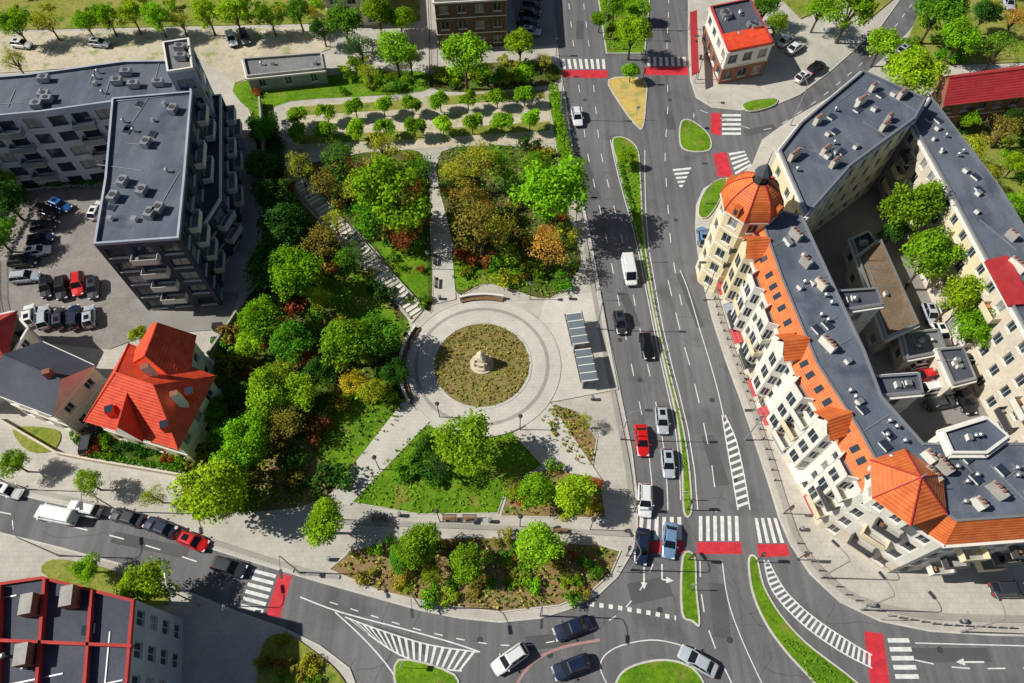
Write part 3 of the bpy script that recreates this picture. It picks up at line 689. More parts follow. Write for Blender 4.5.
x.emit('walls',e,c);x=MB();q=ccw(GP([(-60,330),(14,314),(5,360),(-60,385)],6.5));hip(x,q,6.6,2.5,'tile_crimson',.2,.4);x.emit('roof',e,c)
# ---------------------------------------------------------------- trees
def leafq(mb,c,n,s,mat='leaf'):
    n=n.normalized();a=n.orthogonal().normalized();b=n.cross(a);t=U(0,6.28)
    a2=a*cos(t)+b*sin(t);b2=n.cross(a2)
    a2=a2*s;b2=b2*s*U(.6,.9)
    mb.face([c-a2-b2*.4,c+b2*-.9,c+a2-b2*.3,c+b2],mat)
def rv():
    while 1:
        v=Vector((U(-1,1),U(-1,1),U(-1,1)))
        if .05<v.length<1: return v.normalized()
def treemesh(name,seed,ncl,lpc,leaf,rz=3.2,clr=(1.,1.6),zc=6.3):
    random.seed(seed);mb=MB()
    mb.tube((0,0,0),(0.1,.05,3.2),.28,.2,8,'bark',False)
    mb.tube((.1,.05,3.2),(U(-.3,.3),U(-.3,.3),7.6),.2,.06,6,'bark',False)
    cl=[]
    lob=[U(0,6.28) for _ in range(3)]
    for i in range(ncl):
        v=rv(); 
        if v.z<-.35: v.z*=-.6
        th=atan2(v.y,v.x); k=1+.18*sin(2*th+lob[0])+.14*sin(3*th+lob[1])
        rr=U(.45,.95)**.6*k
        r=U(*clr); sx=4.0-r*.6
        c=Vector((v.x*sx*rr,v.y*sx*rr,zc+v.z*rz*rr))
        cl.append((c,r))
    for c,r in cl[::3]:
        z0=U(2.4,4.5); mid=Vector((c.x*.45,c.y*.45,(z0+c.z)/2+.2))
        mb.tube((.1,.05,z0),mid,.12,.08,5,'bark',False);mb.tube(mid,c,.08,.03,4,'bark',False)
    for c,r in cl:
        for _ in range(int(lpc*r*r/1.6)):
            v=rv(); 
            if v.z<0 and R()<.6: v.z=-v.z
            d=r*U(.5,1.12)
            p=c+Vector((v.x*d,v.y*d,v.z*d*.8))
            leafq(mb,p,(v*.6+rv()*.7+Vector((0,0,.5))),U(.7,1.25)*leaf)
    return mb.emit(name,mesh_only=True)
TM=[treemesh('tree_mesh',11,44,112,.185),treemesh('tree_mesh',12,38,112,.195,3.4),treemesh('tree_mesh',13,56,90,.185,2.9,(.8,1.6)),
    treemesh('tree_mesh',14,36,105,.195,3.6,(.8,1.5)),treemesh('tree_mesh',15,64,82,.175,3.1,(.6,1.3)),treemesh('tree_mesh',16,48,98,.185,3.3,(.7,1.6))]
SP=[treemesh('tree_mesh',21,50,58,.155,3.2,(.7,1.3)),treemesh('tree_mesh',22,60,50,.155,3.0,(.6,1.2))]
SMALL=[treemesh('tree_mesh',31,26,85,.31,3.1,(1.2,2.)),treemesh('tree_mesh',32,24,85,.31,3.0,(1.2,2.)),treemesh('tree_mesh',33,22,85,.31,3.3,(1.3,2.))]
def shrubmesh(seed):
    random.seed(seed);mb=MB()
    for i in range(5): mb.tube((0,0,0),(U(-.5,.5),U(-.5,.5),.7),.05,.02,4,'bark',False)
    cl=[(Vector((U(-.7,.7),U(-.7,.7),U(.35,.85))),U(.3,.5)) for _ in range(11)]
    for c,r in cl:
        for _ in range(32):
            v=rv(); 
            if v.z<0: v.z=-v.z*.7
            leafq(mb,c+v*r*U(.6,1.05),v+rv()*.8,U(.08,.14))
    return mb.emit('shrub_mesh',mesh_only=True)
SH=[shrubmesh(41),shrubmesh(42),shrubmesh(43)]
random.seed(99)
G1=(.21,.42,.015);G2=(.12,.30,.018);G3=(.055,.15,.022);YG=(.40,.46,.03);OL=(.32,.28,.045);ORG=(.56,.29,.05);RU=(.38,.11,.04);LM=(.30,.52,.018);YL=(.66,.52,.03)
def tree(px,py,r,col,kind=0,hf=2.3,name='deciduous_tree'):
    Rm=r/SC(py)
    for _ in range(4): h=hf*Rm;Rm=r/SC(py,.62*h)
    h=max(2.,hf*Rm); x,y=G(px,py,.62*h)
    me=random.choice((TM,SP,SMALL)[kind])
    k=U(.82,1.18); cc=tuple(min(1,c*k*U(.9,1.1)) for c in col)
    inst(name,me,(x,y,KZ-.02),U(0,6.28),(Rm/4.1,Rm/4.1*U(.92,1.08),h/10),cc)
TR=[(395,195,43,G1,0),(375,215,26,G2,0),(465,58,27,G1,0),(555,195,40,G1,0),(480,228,36,OL,1),(470,205,24,OL,1),(497,232,22,YG,1),(548,250,24,ORG,1),(545,235,14,ORG,1),
(478,165,28,YG,1),(505,168,20,G2,1),(455,175,18,YG,1),(285,228,28,G3,0),(322,245,25,OL,1),(350,258,18,G2,1),(268,270,24,G3,0),(295,275,30,G1,0),(262,318,26,G1,0),(293,342,24,G2,0),(250,345,16,LM,0),
(345,345,30,G1,0),(378,338,25,G2,0),(395,372,16,G3,0),(353,384,17,YL,1),(372,392,16,YG,0),(268,395,26,G1,0),(300,392,22,LM,0),(322,372,18,G3,0),(250,432,25,G1,0),(285,425,22,OL,1),
(320,300,16,YG,1),(335,222,15,YG,1),(280,370,14,YG,1),(310,360,13,RU,1),(240,395,15,G3,0),
(210,492,37,LM,0),(236,460,25,G1,0),(215,410,16,G2,0),(228,435,18,G2,0),(325,524,24,LM,0),(466,445,33,G1,0),(440,468,20,G3,1),(575,495,24,LM,0),(535,492,20,G1,0),(512,488,12,YG,1),
(540,546,26,LM,0),(420,545,24,G1,0),(400,560,14,G2,0),(466,566,20,G1,0),(432,575,14,YG,1),(90,483,16,LM,0),(148,583,27,LM,0),(88,568,15,G1,0),(15,464,16,G1,0),(155,497,14,YG,1),(585,422,11,YG,1),
(340,160,24,G2,1),(300,170,18,YG,1),(325,185,20,OL,1),(420,170,18,G2,1),(385,150,22,YG,1),(355,190,18,YG,1),(535,165,16,G2,1),(515,190,15,G3,1),
(15,25,17,G1,0),(48,22,15,YG,1),(85,22,14,G1,0),(107,18,15,G1,0),(132,16,15,LM,0),(157,18,16,G1,0),(181,22,12,YG,1),(207,15,17,LM,0),(235,15,19,LM,0),(270,18,15,G1,0),(298,12,16,G2,0),(15,62,14,YG,1),(322,30,14,G3,0),
(345,25,22,G2,0),(378,12,20,G1,0),(400,20,16,G1,0),(395,50,22,G1,0),(360,48,18,G3,1),(410,60,14,YG,1),(370,75,14,YG,1),(520,45,17,LM,0),(545,62,10,YG,1),
(615,5,16,G1,0),(632,35,20,LM,0),(631,72,9,G1,2),(625,158,9,G1,2),(820,10,18,G1,0),(850,12,25,G1,0),(882,45,18,LM,0),(915,75,30,LM,0),(938,12,26,G2,0),(960,40,20,G1,0),(776,25,14,G1,0),(765,8,16,G2,0),(1000,48,22,G2,1),(1015,20,16,ORG,1),(985,15,16,G3,0),
(968,150,18,YG,1),(985,175,16,YG,1),(1005,130,18,OL,1),(1015,165,14,LM,0),(1010,205,14,G1,0),(970,120,12,G1,0),(1000,235,12,YG,1),(1015,120,12,G3,0),
(5,200,22,G3,0),(2,160,20,G3,0),(-5,235,20,G2,0),(8,180,14,G1,0),(140,335,10,YG,2),(200,372,10,G3,0)]
for t in TR: tree(*t)
for t in ((907,212,28,G1),(931,257,27,G1),(957,300,23,LM),(973,330,21,G1),(893,232,15,G3)): tree(*t,0,3.5)
tree(405,238,19,RU,1); tree(265,130,14,G2,0); tree(275,195,22,G3,0); tree(262,165,18,G3,0)
for i,x in enumerate((355,383,411,440,468,497,525)): tree(x,108-i*2.,10,(G1,LM,G1)[i%3],2,2.2,'young_tree')
for i,x in enumerate((297,326,356,385,414,443,472,502,530)): tree(x,133-i*1.6,11,(G1,G1,LM)[i%3],2,2.2,'young_tree')
for x,y in ((297,116),(326,113),(600,20),(640,10),(525,75),(500,78)): tree(x,y,10,G1,2,2.3,'young_tree')
def shrubs(poly,n,cols,s=(.8,2.),name='shrub',avoid=()):
    for x,y in rpts(poly,n):
        if any(inside(x,y,a) for a in avoid): continue
        k=U(*s);inst(name,random.choice(SH),(x,y,KZ+.02),U(0,6.28),(k,k,k*U(.7,1.1)),tuple(c*U(.8,1.2) for c in random.choice(cols)))
av=[ccw(GP([(322,410),(395,398),(410,412),(370,446),(335,482),(318,455)])),ccw(GP([(318,292),(345,262),(375,292),(400,322),(398,335),(345,320)]))]
shrubs(wood,170,(G1,G2,G3,YG,OL,G3,RU),(.9,2.3),avoid=av)
shrubs(lawnE,55,(G2,YG,OL,G3,RU),(.9,2.2))
shrubs(GP([(310,178),(420,155),(430,235),(400,245),(360,235)]),45,(G2,YG,OL,RU,G3),(.9,2.2))
shrubs(GP([(385,255),(420,245),(426,292),(410,285)]),5,(G2,YG,RU),(.8,1.5))
shrubs(GP([(430,430),(450,440),(450,490),(420,490),(400,470)]),12,(G3,G2),(.8,1.8))
shrubs(beds[1],16,(YG,G1,RU),(.6,1.3));shrubs(beds[2],44,(G1,YG,G2,RU,OL),(.6,1.4))
shrubs(GP([(400,300),(440,300),(430,312),(425,318)]),4,(G2,YG),(.7,1.2))
shrubs(GP([(441,70),(545,62),(552,85),(441,92)]),25,(G1,YG,G2),(.8,1.8));shrubs(GP([(340,60),(421,55),(421,90),(340,95)]),25,(G1,YG,G2),(.8,1.8))
shrubs(GP([(945,120),(1120,105),(1125,300),(1005,215),(968,160)]),70,(G1,YG,OL,G3,LM),(.8,2.))
shrubs(GP([(884,66),(908,38),(935,-20),(1100,-20),(1100,58),(945,64)]),60,(G1,YG,G2),(.8,2.2))
shrubs(GP([(-60,-30),(330,-30),(330,18),(-60,30)]),70,(G1,YG,G2,OL),(.8,2.))
shrubs(GP([(600,-20),(645,-20),(640,48),(608,48)]),14,(G1,YG),(.6,1.4))
shrubs(GP([(-40,180),(15,150),(25,185),(0,260),(-40,260)]),30,(G2,G3),(1,2.2))
shrubs(GP([(262,650),(285,634),(338,672),(330,720),(262,720)]),22,(G1,YG,OL),(.5,1.2))
shrubs(GP([(78,438),(95,453),(190,470),(215,390),(205,380),(185,450),(95,425)]),34,(G2,G3,G1,RU),(.6,1.4))
def hedge(name,px,w,h,col,dens=60):
    pts=GP(px);L,at=along(pts,0);mb=MB();o=(*at(L/2),0)
    for _ in range(int(L*w*dens)):
        s=U(0,L);a=Vector(at(s));b=Vector(at(min(L,s+.2)));d=(b-a)
        if d.length<1e-4: continue
        d.normalize();n=Vector((-d.y,d.x));v=U(-1,1);z=h*U(.3,1) if abs(v)>.8 else h*U(.8,1.08)
        q=a+n*v*w/2;leafq(mb,Vector((q.x,q.y,KZ+z)),rv()+Vector((0,0,.8)),U(.12,.22))
    ob=mb.emit(name,None,o);ob.color=(*col,1)
hedge('hedge',[(553,92),(559,125),(568,166)],1.8,1.6,G1)
hedge('hedge',[(618,165),(632,215),(641,245)],.8,.6,G2,40)
hedge('hedge',[(275,120),(278,150),(285,185)],1.5,1.8,G3)
hedge('hedge',[(25,190),(110,187)],1.,1.2,G3)
hedge('hedge',[(0,258),(24,215),(26,192)],1.,1.4,G3)
hedge('hedge',[(75,436),(92,456),(140,465),(190,472)],.8,1.2,G2)
def tufts(name,poly,dens,s,mat,hh=.3,ring=None):
    mb=MB();N=int(abs(area(poly))*dens)
    for x,y in rpts(poly,N):
        if ring:
            r=hypot(x-CP[0],y-CP[1]); 
            if (r*1.35)%1.<.28 or r<1.9: continue
        for k in range(4):
            leafq(mb,Vector((x+U(-.15,.15),y+U(-.15,.15),KZ+.15+U(.05,hh))),rv()*.7+Vector((0,0,1)),U(.5,1)*s,mat)
    return mb.emit(name)
for b_ in beds: tufts('flower_bed',inset(b_,.3),3.4,.2,'bed_plants',.4)
tufts('circular_flower_bed',circ(6.6),9.,.15,'ring_plants',.35,True)
tufts('lawn_grass_tufts',lawnS,3.,.14,'grass_blades',.15)
tufts('woodland_undergrowth',wood,1.6,.2,'grass_blades',.35)
tufts('woodland_undergrowth',lawnE,1.8,.2,'grass_blades',.35)
for px in ([(614,142),(640,150),(645,220),(658,310),(688,440),(691,508),(684,508),(675,420),(650,305),(625,195)],[(752,565),(760,600),(790,635),(850,680),(880,700),(820,700),(785,650),(755,600)],[(600,-20),(648,-20),(643,50),(608,50)]):
    tufts('verge_grass',inset(ccw(GP(px)),.35),4.,.13,'grass_blades',.1)
# ---------------------------------------------------------------- vehicles
def carmesh(kind):
    mb=MB()
    if kind=='van': L,W,zt,gx,tx,zr,zb=5.4,.95,1.15,(-2.62,2.0),(-2.5,1.2),2.1,.3
    elif kind=='suv': L,W,zt,gx,tx,zr,zb=4.4,.90,1.03,(-2.05,1.0),(-1.65,.35),1.62,.3
    elif kind=='hatch': L,W,zt,gx,tx,zr,zb=4.0,.85,.95,(-1.9,.95),(-1.45,.25),1.47,.25
    else: L,W,zt,gx,tx,zr,zb=4.5,.88,.92,(-1.7,1.05),(-1.05,.3),1.43,.25
    h=L/2
    sec=[(-h,.74,zt-.25),(-h+.12,.9,zt-.06),(-h+.5,.98,zt),(-.5,1.,zt),(.9,1.,zt-.02),(h-.8,.97,zt-.12),(h-.25,.9,zt-.24),(h,.68,zt-.38)]
    rings=[]
    for x,k,z in sec:
        w=W*k; hb=zb if abs(x)<h-.05 else zb+.12
        r=[(x,-w*.9,hb),(x,-w,hb+.18),(x,-w,z-.22),(x,-w*.94,z-.06),(x,-w*.8,z),(x,0,z+.03),(x,w*.8,z),(x,w*.94,z-.06),(x,w,z-.22),(x,w,hb+.18),(x,w*.9,hb)]
        rings.append(r)
    for a,b in zip(rings,rings[1:]):
        for i in range(len(a)-1): mb.face([a[i],a[i+1],b[i+1],b[i]],'car_paint')
        mb.face([a[0],b[0],b[-1],a[-1]],'metal_dark')
    mb.face(rings[0],'car_paint');mb.face(rings[-1][::-1],'car_paint')
    wb=W*.86;wt=W*.70 if kind!='van' else W*.82;z0=zt-.01
    B=[(gx[0],-wb,z0),(gx[1],-wb,z0),(gx[1],wb,z0),(gx[0],wb,z0)]
    Tp=[(tx[0],-wt,zr),(tx[1],-wt,zr),(tx[1],wt,zr),(tx[0],wt,zr)]
    side='car_paint' if kind=='van' else 'car_glass'
    mb.face([B[0],B[1],Tp[1],Tp[0]],side);mb.face([B[2],B[3],Tp[3],Tp[2]],side)
    mb.face([B[1],B[2],Tp[2],Tp[1]],'car_glass');mb.face([B[3],B[0],Tp[0],Tp[3]],'car_glass' if kind!='van' else 'car_paint')
    a=[(tx[0]-.03,-wt-.02,zr),(tx[1]+.03,-wt-.02,zr),(tx[1]+.03,wt+.02,zr),(tx[0]-.03,wt+.02,zr)]
    c=[(tx[0]+.12,-wt+.14,zr+.05),(tx[1]-.12,-wt+.14,zr+.05),(tx[1]-.12,wt-.14,zr+.05),(tx[0]+.12,wt-.14,zr+.05)]
    for i in range(4): mb.face([a[i],a[(i+1)%4],c[(i+1)%4],c[i]],'car_paint')
    mb.face(c,'car_paint')
    for i in range(4): mb.tube(B[i],Tp[i],.05,.045,5,'car_paint')
    for s in (-1,1):
        m=(gx[0]+gx[1])/2; mb.tube((m,s*wb,z0),((tx[0]+tx[1])/2,s*wt,zr),.035,.035,4,'car_paint')
        if kind=='van': mb.face([(1.0,s*(wb+.01),z0+.05),(1.75,s*(wb+.01),z0+.05),(1.3,s*(wt+.05),zr-.25),(1.0,s*(wt+.05),zr-.25)],'car_glass')
        for x in (-h+.85,h-.85):
            mb.tube((x,s*(W-.2),.33),(x,s*(W+.01),.33),.34,.34,14,'rubber');mb.tube((x,s*(W+.01),.33),(x,s*(W+.02),.33),.2,.18,10,'metal')
        mb.box(gx[1]-.25,s*(W+.09),zt-.05,zt+.1,.12,.18,0,'car_paint')
        mb.box(h-.2,s*W*.66,zt-.42,zt-.27,.3,.34,0,'headlight');mb.box(-h+.06,s*W*.66,zt-.38,zt-.16,.16,.3,0,'taillight')
    mb.box(h-.02,0,zb+.1,zb+.25,.08,1.,0,'metal_dark');mb.box(-h+.02,0,zb+.2,zb+.32,.08,.5,0,'trim')
    if kind=='suv':
        for s in (-1,1): mb.box(-.7,s*wt*.9,zr+.03,zr+.1,1.7,.05,0,'metal_dark')
    if kind=='hatch': mb.box(-.75,0,zr+.052,zr+.06,.8,wt*1.2,0,'car_glass')
    return mb.emit('car_mesh',mesh_only=True)
CM={k:carmesh(k) for k in ('sedan','hatch','suv','van')}
WH=(.80,.81,.82);BK=(.008,.008,.01);NV=(.012,.022,.055);SV=(.45,.50,.56);SB_=(.16,.28,.45);RD=(.65,.012,.012);GY=(.04,.045,.055);BL=(.02,.12,.38)
def car(px,py,dx,dy,col,k='hatch',name=None):
    x,y=G(px,py,.7);a=G(px+dx,py+dy,.7);ang=atan2(a[1]-y,a[0]-x)
    zz=KZ+.15 if name=='parked_car' else .01
    inst(name or ('van' if k=='van' else 'car'),CM[k],(x,y,zz),ang,(1,1,1),col)
for c in ((577,117,2,10,WH,'suv'),(629,271,2,10,WH,'van'),(620,322,2,10,GY,'hatch'),(647,346,2,10,BK,'suv'),(642,440,1,10,RD,'sedan'),(662,420,1,10,SV,'hatch'),(668,463,1,10,SV,'hatch'),(645,500,0,10,WH,'suv'),(642,546,-1,10,NV,'sedan'),(670,540,-1,10,SB_,'sedan'),
(703,236,-1,-10,SB_,'hatch'),(572,628,-10,4,NV,'sedan'),(510,659,-10,7,WH,'suv'),(571,667,-10,4,NV,'suv'),(698,661,-10,-6,SV,'sedan'),(229,567,10,3,GY,'suv'),(193,541,10,4,RD,'hatch'),(8,490,10,3,WH,'hatch'),(57,515,-10,-2,WH,'van'),(84,509,-10,-2,WH,'suv'),(127,517,-10,-3,GY,'sedan'),(160,527,-10,-4,NV,'sedan'),
(905,48,10,-8,SV,'hatch')): car(*c)
P='parked_car'
for c in ((803,77,10,-7,WH,'hatch'),(816,68,10,-7,BK,'suv'),(795,48,10,-7,WH,'sedan'),(786,41,10,-7,WH,'sedan'),(758,63,10,-6,WH,'hatch'),(30,316,0,-10,WH,'hatch'),(45,318,0,-10,SV,'suv'),(60,319,0,-10,GY,'hatch'),(75,318,0,-10,NV,'suv'),(90,317,0,-10,SV,'hatch'),
(47,288,0,10,BK,'hatch'),(63,289,0,10,BK,'suv'),(79,285,0,10,RD,'suv'),(94,289,0,10,GY,'hatch'),(44,227,10,-2,GY,'hatch'),(41,240,10,-2,NV,'hatch'),(38,252,10,-2,WH,'hatch'),(61,206,10,4,BL,'hatch'),(48,212,10,4,BK,'suv'),(97,211,4,-8,WH,'hatch'),(24,262,10,-1,BK,'suv'),(26,278,10,-1,SV,'suv'),
(932,375,10,-2,RD,'suv'),(934,388,10,-2,WH,'suv'),(940,403,10,-2,GY,'sedan'),(964,400,4,8,BK,'sedan'),(920,364,10,-2,WH,'hatch'),(941,335,4,8,WH,'hatch'),(930,315,3,8,SV,'hatch'),(90,441,2,-10,GY,'suv'),
(530,14,10,1,BK,'suv'),(528,23,10,1,NV,'sedan'),(531,32,10,1,SV,'hatch'),(532,5,10,1,GY,'hatch'),(533,-4,10,1,BK,'hatch'),(22,45,10,1,WH,'hatch'),(100,44,10,1,SV,'hatch'),(232,40,3,8,WH,'suv'),(245,38,3,8,GY,'suv'),(1008,4,4,8,SV,'hatch'),(1008,590,10,0,GY,'suv'),(1013,240,4,8,WH,'hatch')):
    car(*c,name=P)
# ---------------------------------------------------------------- street furniture
def lampmesh():
    mb=MB();mb.tube((0,0,0),(0,0,.9),.13,.11,8,'metal');mb.tube((0,0,.9),(0,0,8.2),.09,.06,8,'metal')
    pr=(0,0,8.2)
    for i in range(1,6):
        a=i/5*pi/2;q=(1.8*(1-cos(a)),0,8.2+.9*sin(a));mb.tube(pr,q,.05,.045,6,'metal');pr=q
    mb.box(pr[0]+.45,0,pr[2]-.1,pr[2]+.06,.95,.32,0,'metal','metal_dark');mb.box(pr[0]+.5,0,pr[2]-.13,pr[2]-.101,.6,.22,0,'headlight')
    return mb.emit('lamp_mesh',mesh_only=True)
LMm=lampmesh()
for px,py,a in ((574,238,0),(560,120,0),(597,330,0),(620,440,0),(703,300,180),(745,440,180),(630,570,120),(300,573,-70),(120,512,-70),(20,490,-70),(200,605,110),(60,556,110),(697,80,180),(960,632,100),(860,610,120),(705,205,180),(820,578,130),(640,30,180),(604,40,0),(790,126,110),(420,607,-80),(540,616,-95)):
    x,y=G(px,py);inst('street_lamp',LMm,(x,y,KZ),radians(a))
pl=MB();pl.tube((0,0,0),(0,0,4.),.07,.05,8,'metal_dark');pl.tube((0,0,4.),(0,0,4.35),.22,.3,10,'headlight');pl.tube((0,0,4.35),(0,0,4.5),.32,.12,10,'metal_dark');plm=pl.emit('park_lamp_mesh',mesh_only=True)
for px,py in ((430,270),(455,262),(410,350),(530,300),(440,418),(520,430),(380,470),(340,520),(440,522),(520,527),(590,530),(350,240),(310,200)):
    x,y=G(px,py);inst('park_lamp',plm,(x,y,KZ))
tl=MB();tl.tube((0,0,0),(0,0,3.6),.07,.06,8,'metal_dark');tl.box(.16,0,2.5,3.5,.28,.3,0,'metal_dark')
for i,m_ in enumerate(('taillight','trim_orange','metal_dark')): tl.tube((.3,0,3.32-i*.3),(.36,0,3.32-i*.3),.11,.11,10,m_)
tl.tube((0,0,3.6),(0,0,3.7),.09,.02,6,'metal');tlm=tl.emit('tl_mesh',mesh_only=True)
for px,py,a in ((634,512,90),(687,510,90),(688,560,-90),(783,514,-90),(797,560,-90),(626,556,90),(609,50,90),(642,84,-90),(556,56,90),(692,56,-90),(755,562,60)):
    x,y=G(px,py);inst('traffic_light',tlm,(x,y,KZ),radians(a))
sg=MB();sg.tube((0,0,0),(0,0,2.9),.035,.035,6,'metal');sg.box(.05,0,2.3,2.95,.03,.62,0,'white_paint');sg.box(.07,0,2.4,2.85,.012,.45,0,'wall_bluegrey');sgm=sg.emit('sign_mesh',mesh_only=True)
for px,py,a in ((598,300,90),(646,262,90),(704,262,-90),(681,500,90),(300,575,-10),(232,612,170),(707,103,180),(636,120,90),(690,128,0),(755,425,-90),(880,620,100),(689,590,90),(617,572,100),(405,668,160)):
    x,y=G(px,py);inst('traffic_sign',sgm,(x,y,KZ),radians(a))
bo=MB();bo.tube((0,0,0),(0,0,.85),.09,.08,8,'metal_dark');bo.tube((0,0,.85),(0,0,.95),.1,.03,8,'metal');bom=bo.emit('bollard_mesh',mesh_only=True)
for path,n in (([(706,262),(718,318),(746,392),(764,445),(777,492)],26),([(797,544),(817,570),(847,597),(887,616),(937,625),(1020,629)],22)):
    L_,at_=along(GP(path),0)
    for i in range(n): q=at_(L_*i/n);inst('bollard',bom,(q[0],q[1],KZ))
be=MB()
for i in range(4): be.box(0,-.2+i*.13,.43,.47,1.8,.1,0,'wood')
for i in range(3): be.box(0,.32,.55+i*.14,.65+i*.14,1.8,.04,0,'wood')
for s in (-.75,.75): be.box(s,0,0,.425,.08,.5,0,'metal_dark');be.box(s,.285,.426,.98,.06,.05,0,'metal_dark')
bem=be.emit('bench_mesh',mesh_only=True)
for px,py,a in ((436,262,90),(437,285,90),(380,520,0),(450,520,0),(470,520,0),(560,532,180)):
    x,y=G(px,py);inst('park_bench',bem,(x,y,KZ+.2),radians(a))
# litter bins and planters
bi=MB();bi.tube((0,0,0),(0,0,.8),.22,.26,10,'metal_dark');bi.tube((0,0,.8),(0,0,.88),.28,.2,10,'metal');bim=bi.emit('bin_mesh',mesh_only=True)
for px in ((592,400),(570,300),(400,516),(490,522),(600,525),(745,380),(800,530),(870,606),(960,622),(330,560),(180,530),(700,60),(440,300)):
    x,y=G(*px);inst('litter_bin',bim,(x,y,KZ+.1))
for a0,a1,r in ((148,212,11.4),(75,108,11.5)):
    mb=MB();n=16
    for i in range(n):
        t0=radians(a0+(a1-a0)*i/n);t1=radians(a0+(a1-a0)*(i+.96)/n)
        f=lambda rr,t:(CP[0]+rr*cos(t),CP[1]+rr*sin(t))
        mb.prism(ccw([f(r,t0),f(r+.35,t0),f(r+.35,t1),f(r,t1)]),KZ,1.0,'concrete','trim')
        mb.prism(ccw([f(r-.6,t0),f(r-.01,t0),f(r-.01,t1),f(r-.6,t1)]),KZ+.35,.55,'wood')
        mb.prism(ccw([f(r-.5,t0),f(r-.1,t0),f(r-.1,t0+(t1-t0)*.2),f(r-.5,t0+(t1-t0)*.2)]),KZ,.475,'concrete')
    mb.emit('curved_bench')
mb=MB();x0,y0=CP
for r,z0,z1 in ((1.7,.1,.45),(1.3,.45,.72),(.95,.72,1.5),(1.1,1.5,1.65)): mb.prism(circ(r,24),z0+.0,z1,'stone')
pf=[(.75,1.65),(.6,2.1),(.72,2.4),(.5,2.7),(.6,2.95),(.4,3.2),(.28,3.35),(.3,3.55),(.05,3.75)]
for k in range(len(pf)-1):
    n=14
    for i in range(n):
        f=lambda r,t,z:(x0+r*(1+.18*sin(3*t+z*2))*cos(t),y0+r*(1+.18*sin(3*t+z*2))*sin(t),z)
        t0=2*pi*i/n;t1=2*pi*(i+1)/n
        mb.face([f(pf[k][0],t0,pf[k][1]),f(pf[k][0],t1,pf[k][1]),f(pf[k+1][0],t1,pf[k+1][1]),f(pf[k+1][0],t0,pf[k+1][1])],'stone')
for i in range(4):
    t=i*pi/2+.4;mb.tube((x0+1.1*cos(t),y0+1.1*sin(t),.72),(x0+1.0*cos(t),y0+1.0*sin(t),1.9),.26,.14,8,'stone');mb.tube((x0+1.0*cos(t),y0+1.0*sin(t),1.88),(x0+1.0*cos(t),y0+1.0*sin(t),2.15),.13,.1,8,'stone')
mb.emit('monument_statue',None,(x0,y0,0))
for (a,b) in (((568,314),(575,344)),((577,350),(584,381))):
    A_=Vector(G(*a,2.6));B_=Vector(G(*b,2.6));d=(B_-A_).normalized();n=Vector((-d.y,d.x));L_=(B_-A_).length;mid=(A_+B_)/2;ro=atan2(d.y,d.x)
    mb=MB()
    for i in range(5):
        q=A_+d*(L_*(i/4)); mb.tube((*(q),KZ),(*(q),2.5),.05,.05,6,'metal_dark')
        q2=q+n*1.6; mb.tube((*q2,KZ),(*q2,2.5),.05,.05,6,'metal_dark')
        mb.box((q.x+q2.x)/2,(q.y+q2.y)/2,2.5,2.62,.14,2.4,ro,'trim')
        if i<4:
            c=q+d*L_/8;mb.box(c.x,c.y,.4,2.3,L_/4-.12,.03,ro,'shelter_glass')
            c=c+n*.8;mb.box(c.x,c.y,2.54,2.58,L_/4-.15,2.2,ro,'shelter_glass')
    for s in (-.45,2.05): c=mid+n*s;mb.box(c.x,c.y,2.48,2.66,L_+.2,.12,ro,'metal_dark')
    c=mid+n*.5;mb.box(c.x,c.y,.5,.56,L_*.6,.4,ro,'wood')
    for s in (-.25,.25): q=c+d*L_*s;mb.box(q.x,q.y,KZ,.498,.08,.35,ro,'metal_dark')
    mb.emit('bus_shelter')
du=MB();du.box(0,0,.15,1.1,1.4,.9,0,'metal_dark');du.box(0,0,1.1,1.2,1.44,.94,0,'rubber')
for s in (-.5,.5):
    for t_ in (-.35,.35): du.tube((s,t_,0),(s,t_,.15),.07,.07,6,'rubber')
dum=du.emit('dumpster_mesh',mesh_only=True)
for px,py in ((220,330),(228,332),(236,333),(219,344),(228,346),(236,347)):
    x,y=G(px,py);inst('waste_container',dum,(x,y,KZ+.05),.1)
a0=Vector(G(296,180));a1=Vector(G(418,315));d=(a1-a0);L_=d.length;d.normalize();n=Vector((-d.y,d.x));mb=MB();N=40
for i in range(N):
    c=a0+d*(L_*(i+.5)/N);mb.box(c.x,c.y,KZ,KZ+.32,L_/N*.45,2.2,atan2(d.y,d.x),'trim' if i%4 else 'concrete')
for s in (-1.3,1.3):
    c=(a0+a1)/2+n*s;mb.box(c.x,c.y,KZ,KZ+.45,L_,.2,atan2(d.y,d.x),'concrete')
mb.emit('park_stairs')
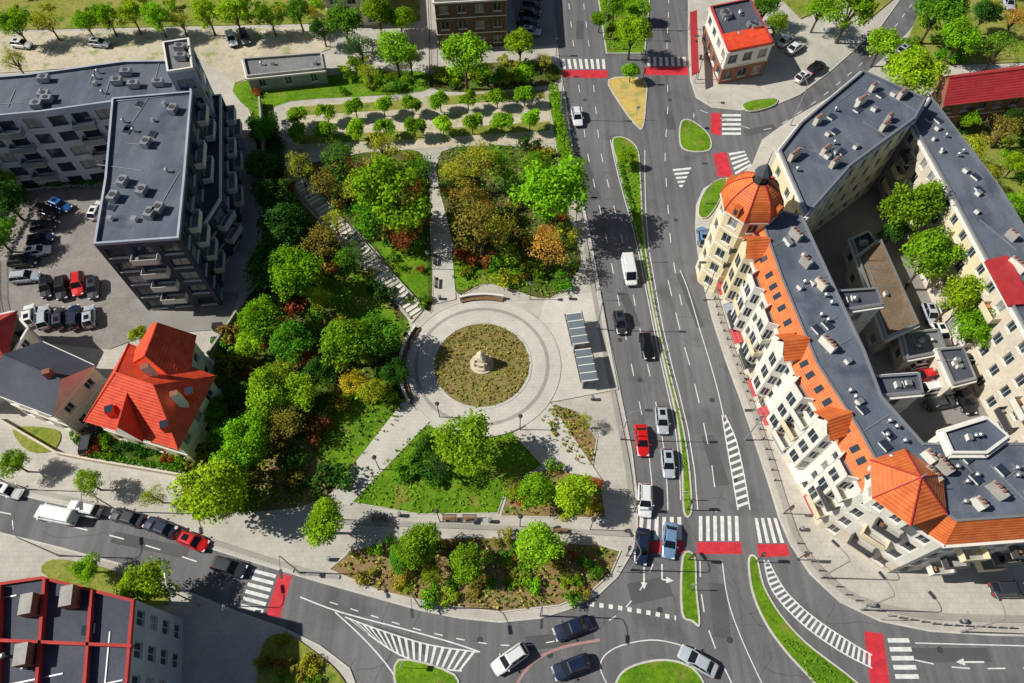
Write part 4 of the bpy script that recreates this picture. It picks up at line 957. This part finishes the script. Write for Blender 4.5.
def fence(name,px,h,mat,t=.12,posts=True):
    pts=GP(px);mb=MB()
    for a,b in zip(pts,pts[1:]):
        m=lerp(a,b,.5);Ln=hypot(b[0]-a[0],b[1]-a[1]);ro=atan2(b[1]-a[1],b[0]-a[0])
        if posts:
            for z in (.3,h-.1): mb.box(m[0],m[1],KZ+z,KZ+z+.06,Ln,.04,ro,mat)
            k=int(Ln/.4)
            for i in range(k+1): q=lerp(a,b,i/max(1,k));mb.box(q[0],q[1],KZ,KZ+h,.04,.05,ro,mat)
        else: mb.box(m[0],m[1],KZ,KZ+h,Ln,t,ro,mat)
    mb.emit(name)
fence('retaining_wall',[(262,105),(268,180),(262,290),(240,318),(212,360)],1.8,'concrete',.3,False)
fence('garden_wall',[(0,420),(60,455),(95,462),(190,478)],.9,'wall_beige',.25,False)
fence('metal_fence',[(0,262),(0,300),(10,345)],1.4,'metal_dark')
fence('metal_fence',[(945,118),(960,165),(1010,240)],1.4,'metal_dark')
fence('metal_fence',[(430,90),(430,40),(428,-10)],1.4,'metal_dark')
# ---------------------------------------------------------------- light, camera
w=bpy.data.worlds.new('World');sc.world=w;w.use_nodes=True
bg=w.node_tree.nodes['Background'];sky=w.node_tree.nodes.new('ShaderNodeTexSky');sky.sky_type='NISHITA';sky.sun_disc=False
sd=Vector((-1,.03,0)).normalized();el=radians(42)
sky.sun_elevation=el;sky.sun_rotation=atan2(sd.x,sd.y)%(2*pi)
w.node_tree.links.new(sky.outputs[0],bg.inputs[0]);bg.inputs[1].default_value=.05
sl=bpy.data.lights.new('sun','SUN');sl.energy=5;sl.angle=radians(.5);sl.color=(1,.95,.85)
so=bpy.data.objects.new('sun',sl);COL.objects.link(so);so.location=(-80,-10,90)
dirv=Vector((-sd.x*cos(el),-sd.y*cos(el),-sin(el)));so.rotation_euler=dirv.to_track_quat('-Z','Y').to_euler()
cd=bpy.data.cameras.new('camera');cam=bpy.data.objects.new('camera',cd);COL.objects.link(cam)
cam.location=(0,0,H);cam.rotation_euler=(T,0,0);cd.sensor_width=36;cd.lens=36*F/1024;cd.clip_end=5000;cd.clip_start=1
sc.camera=cam
sc.view_settings.view_transform='Standard';sc.view_settings.look='None';sc.view_settings.exposure=0
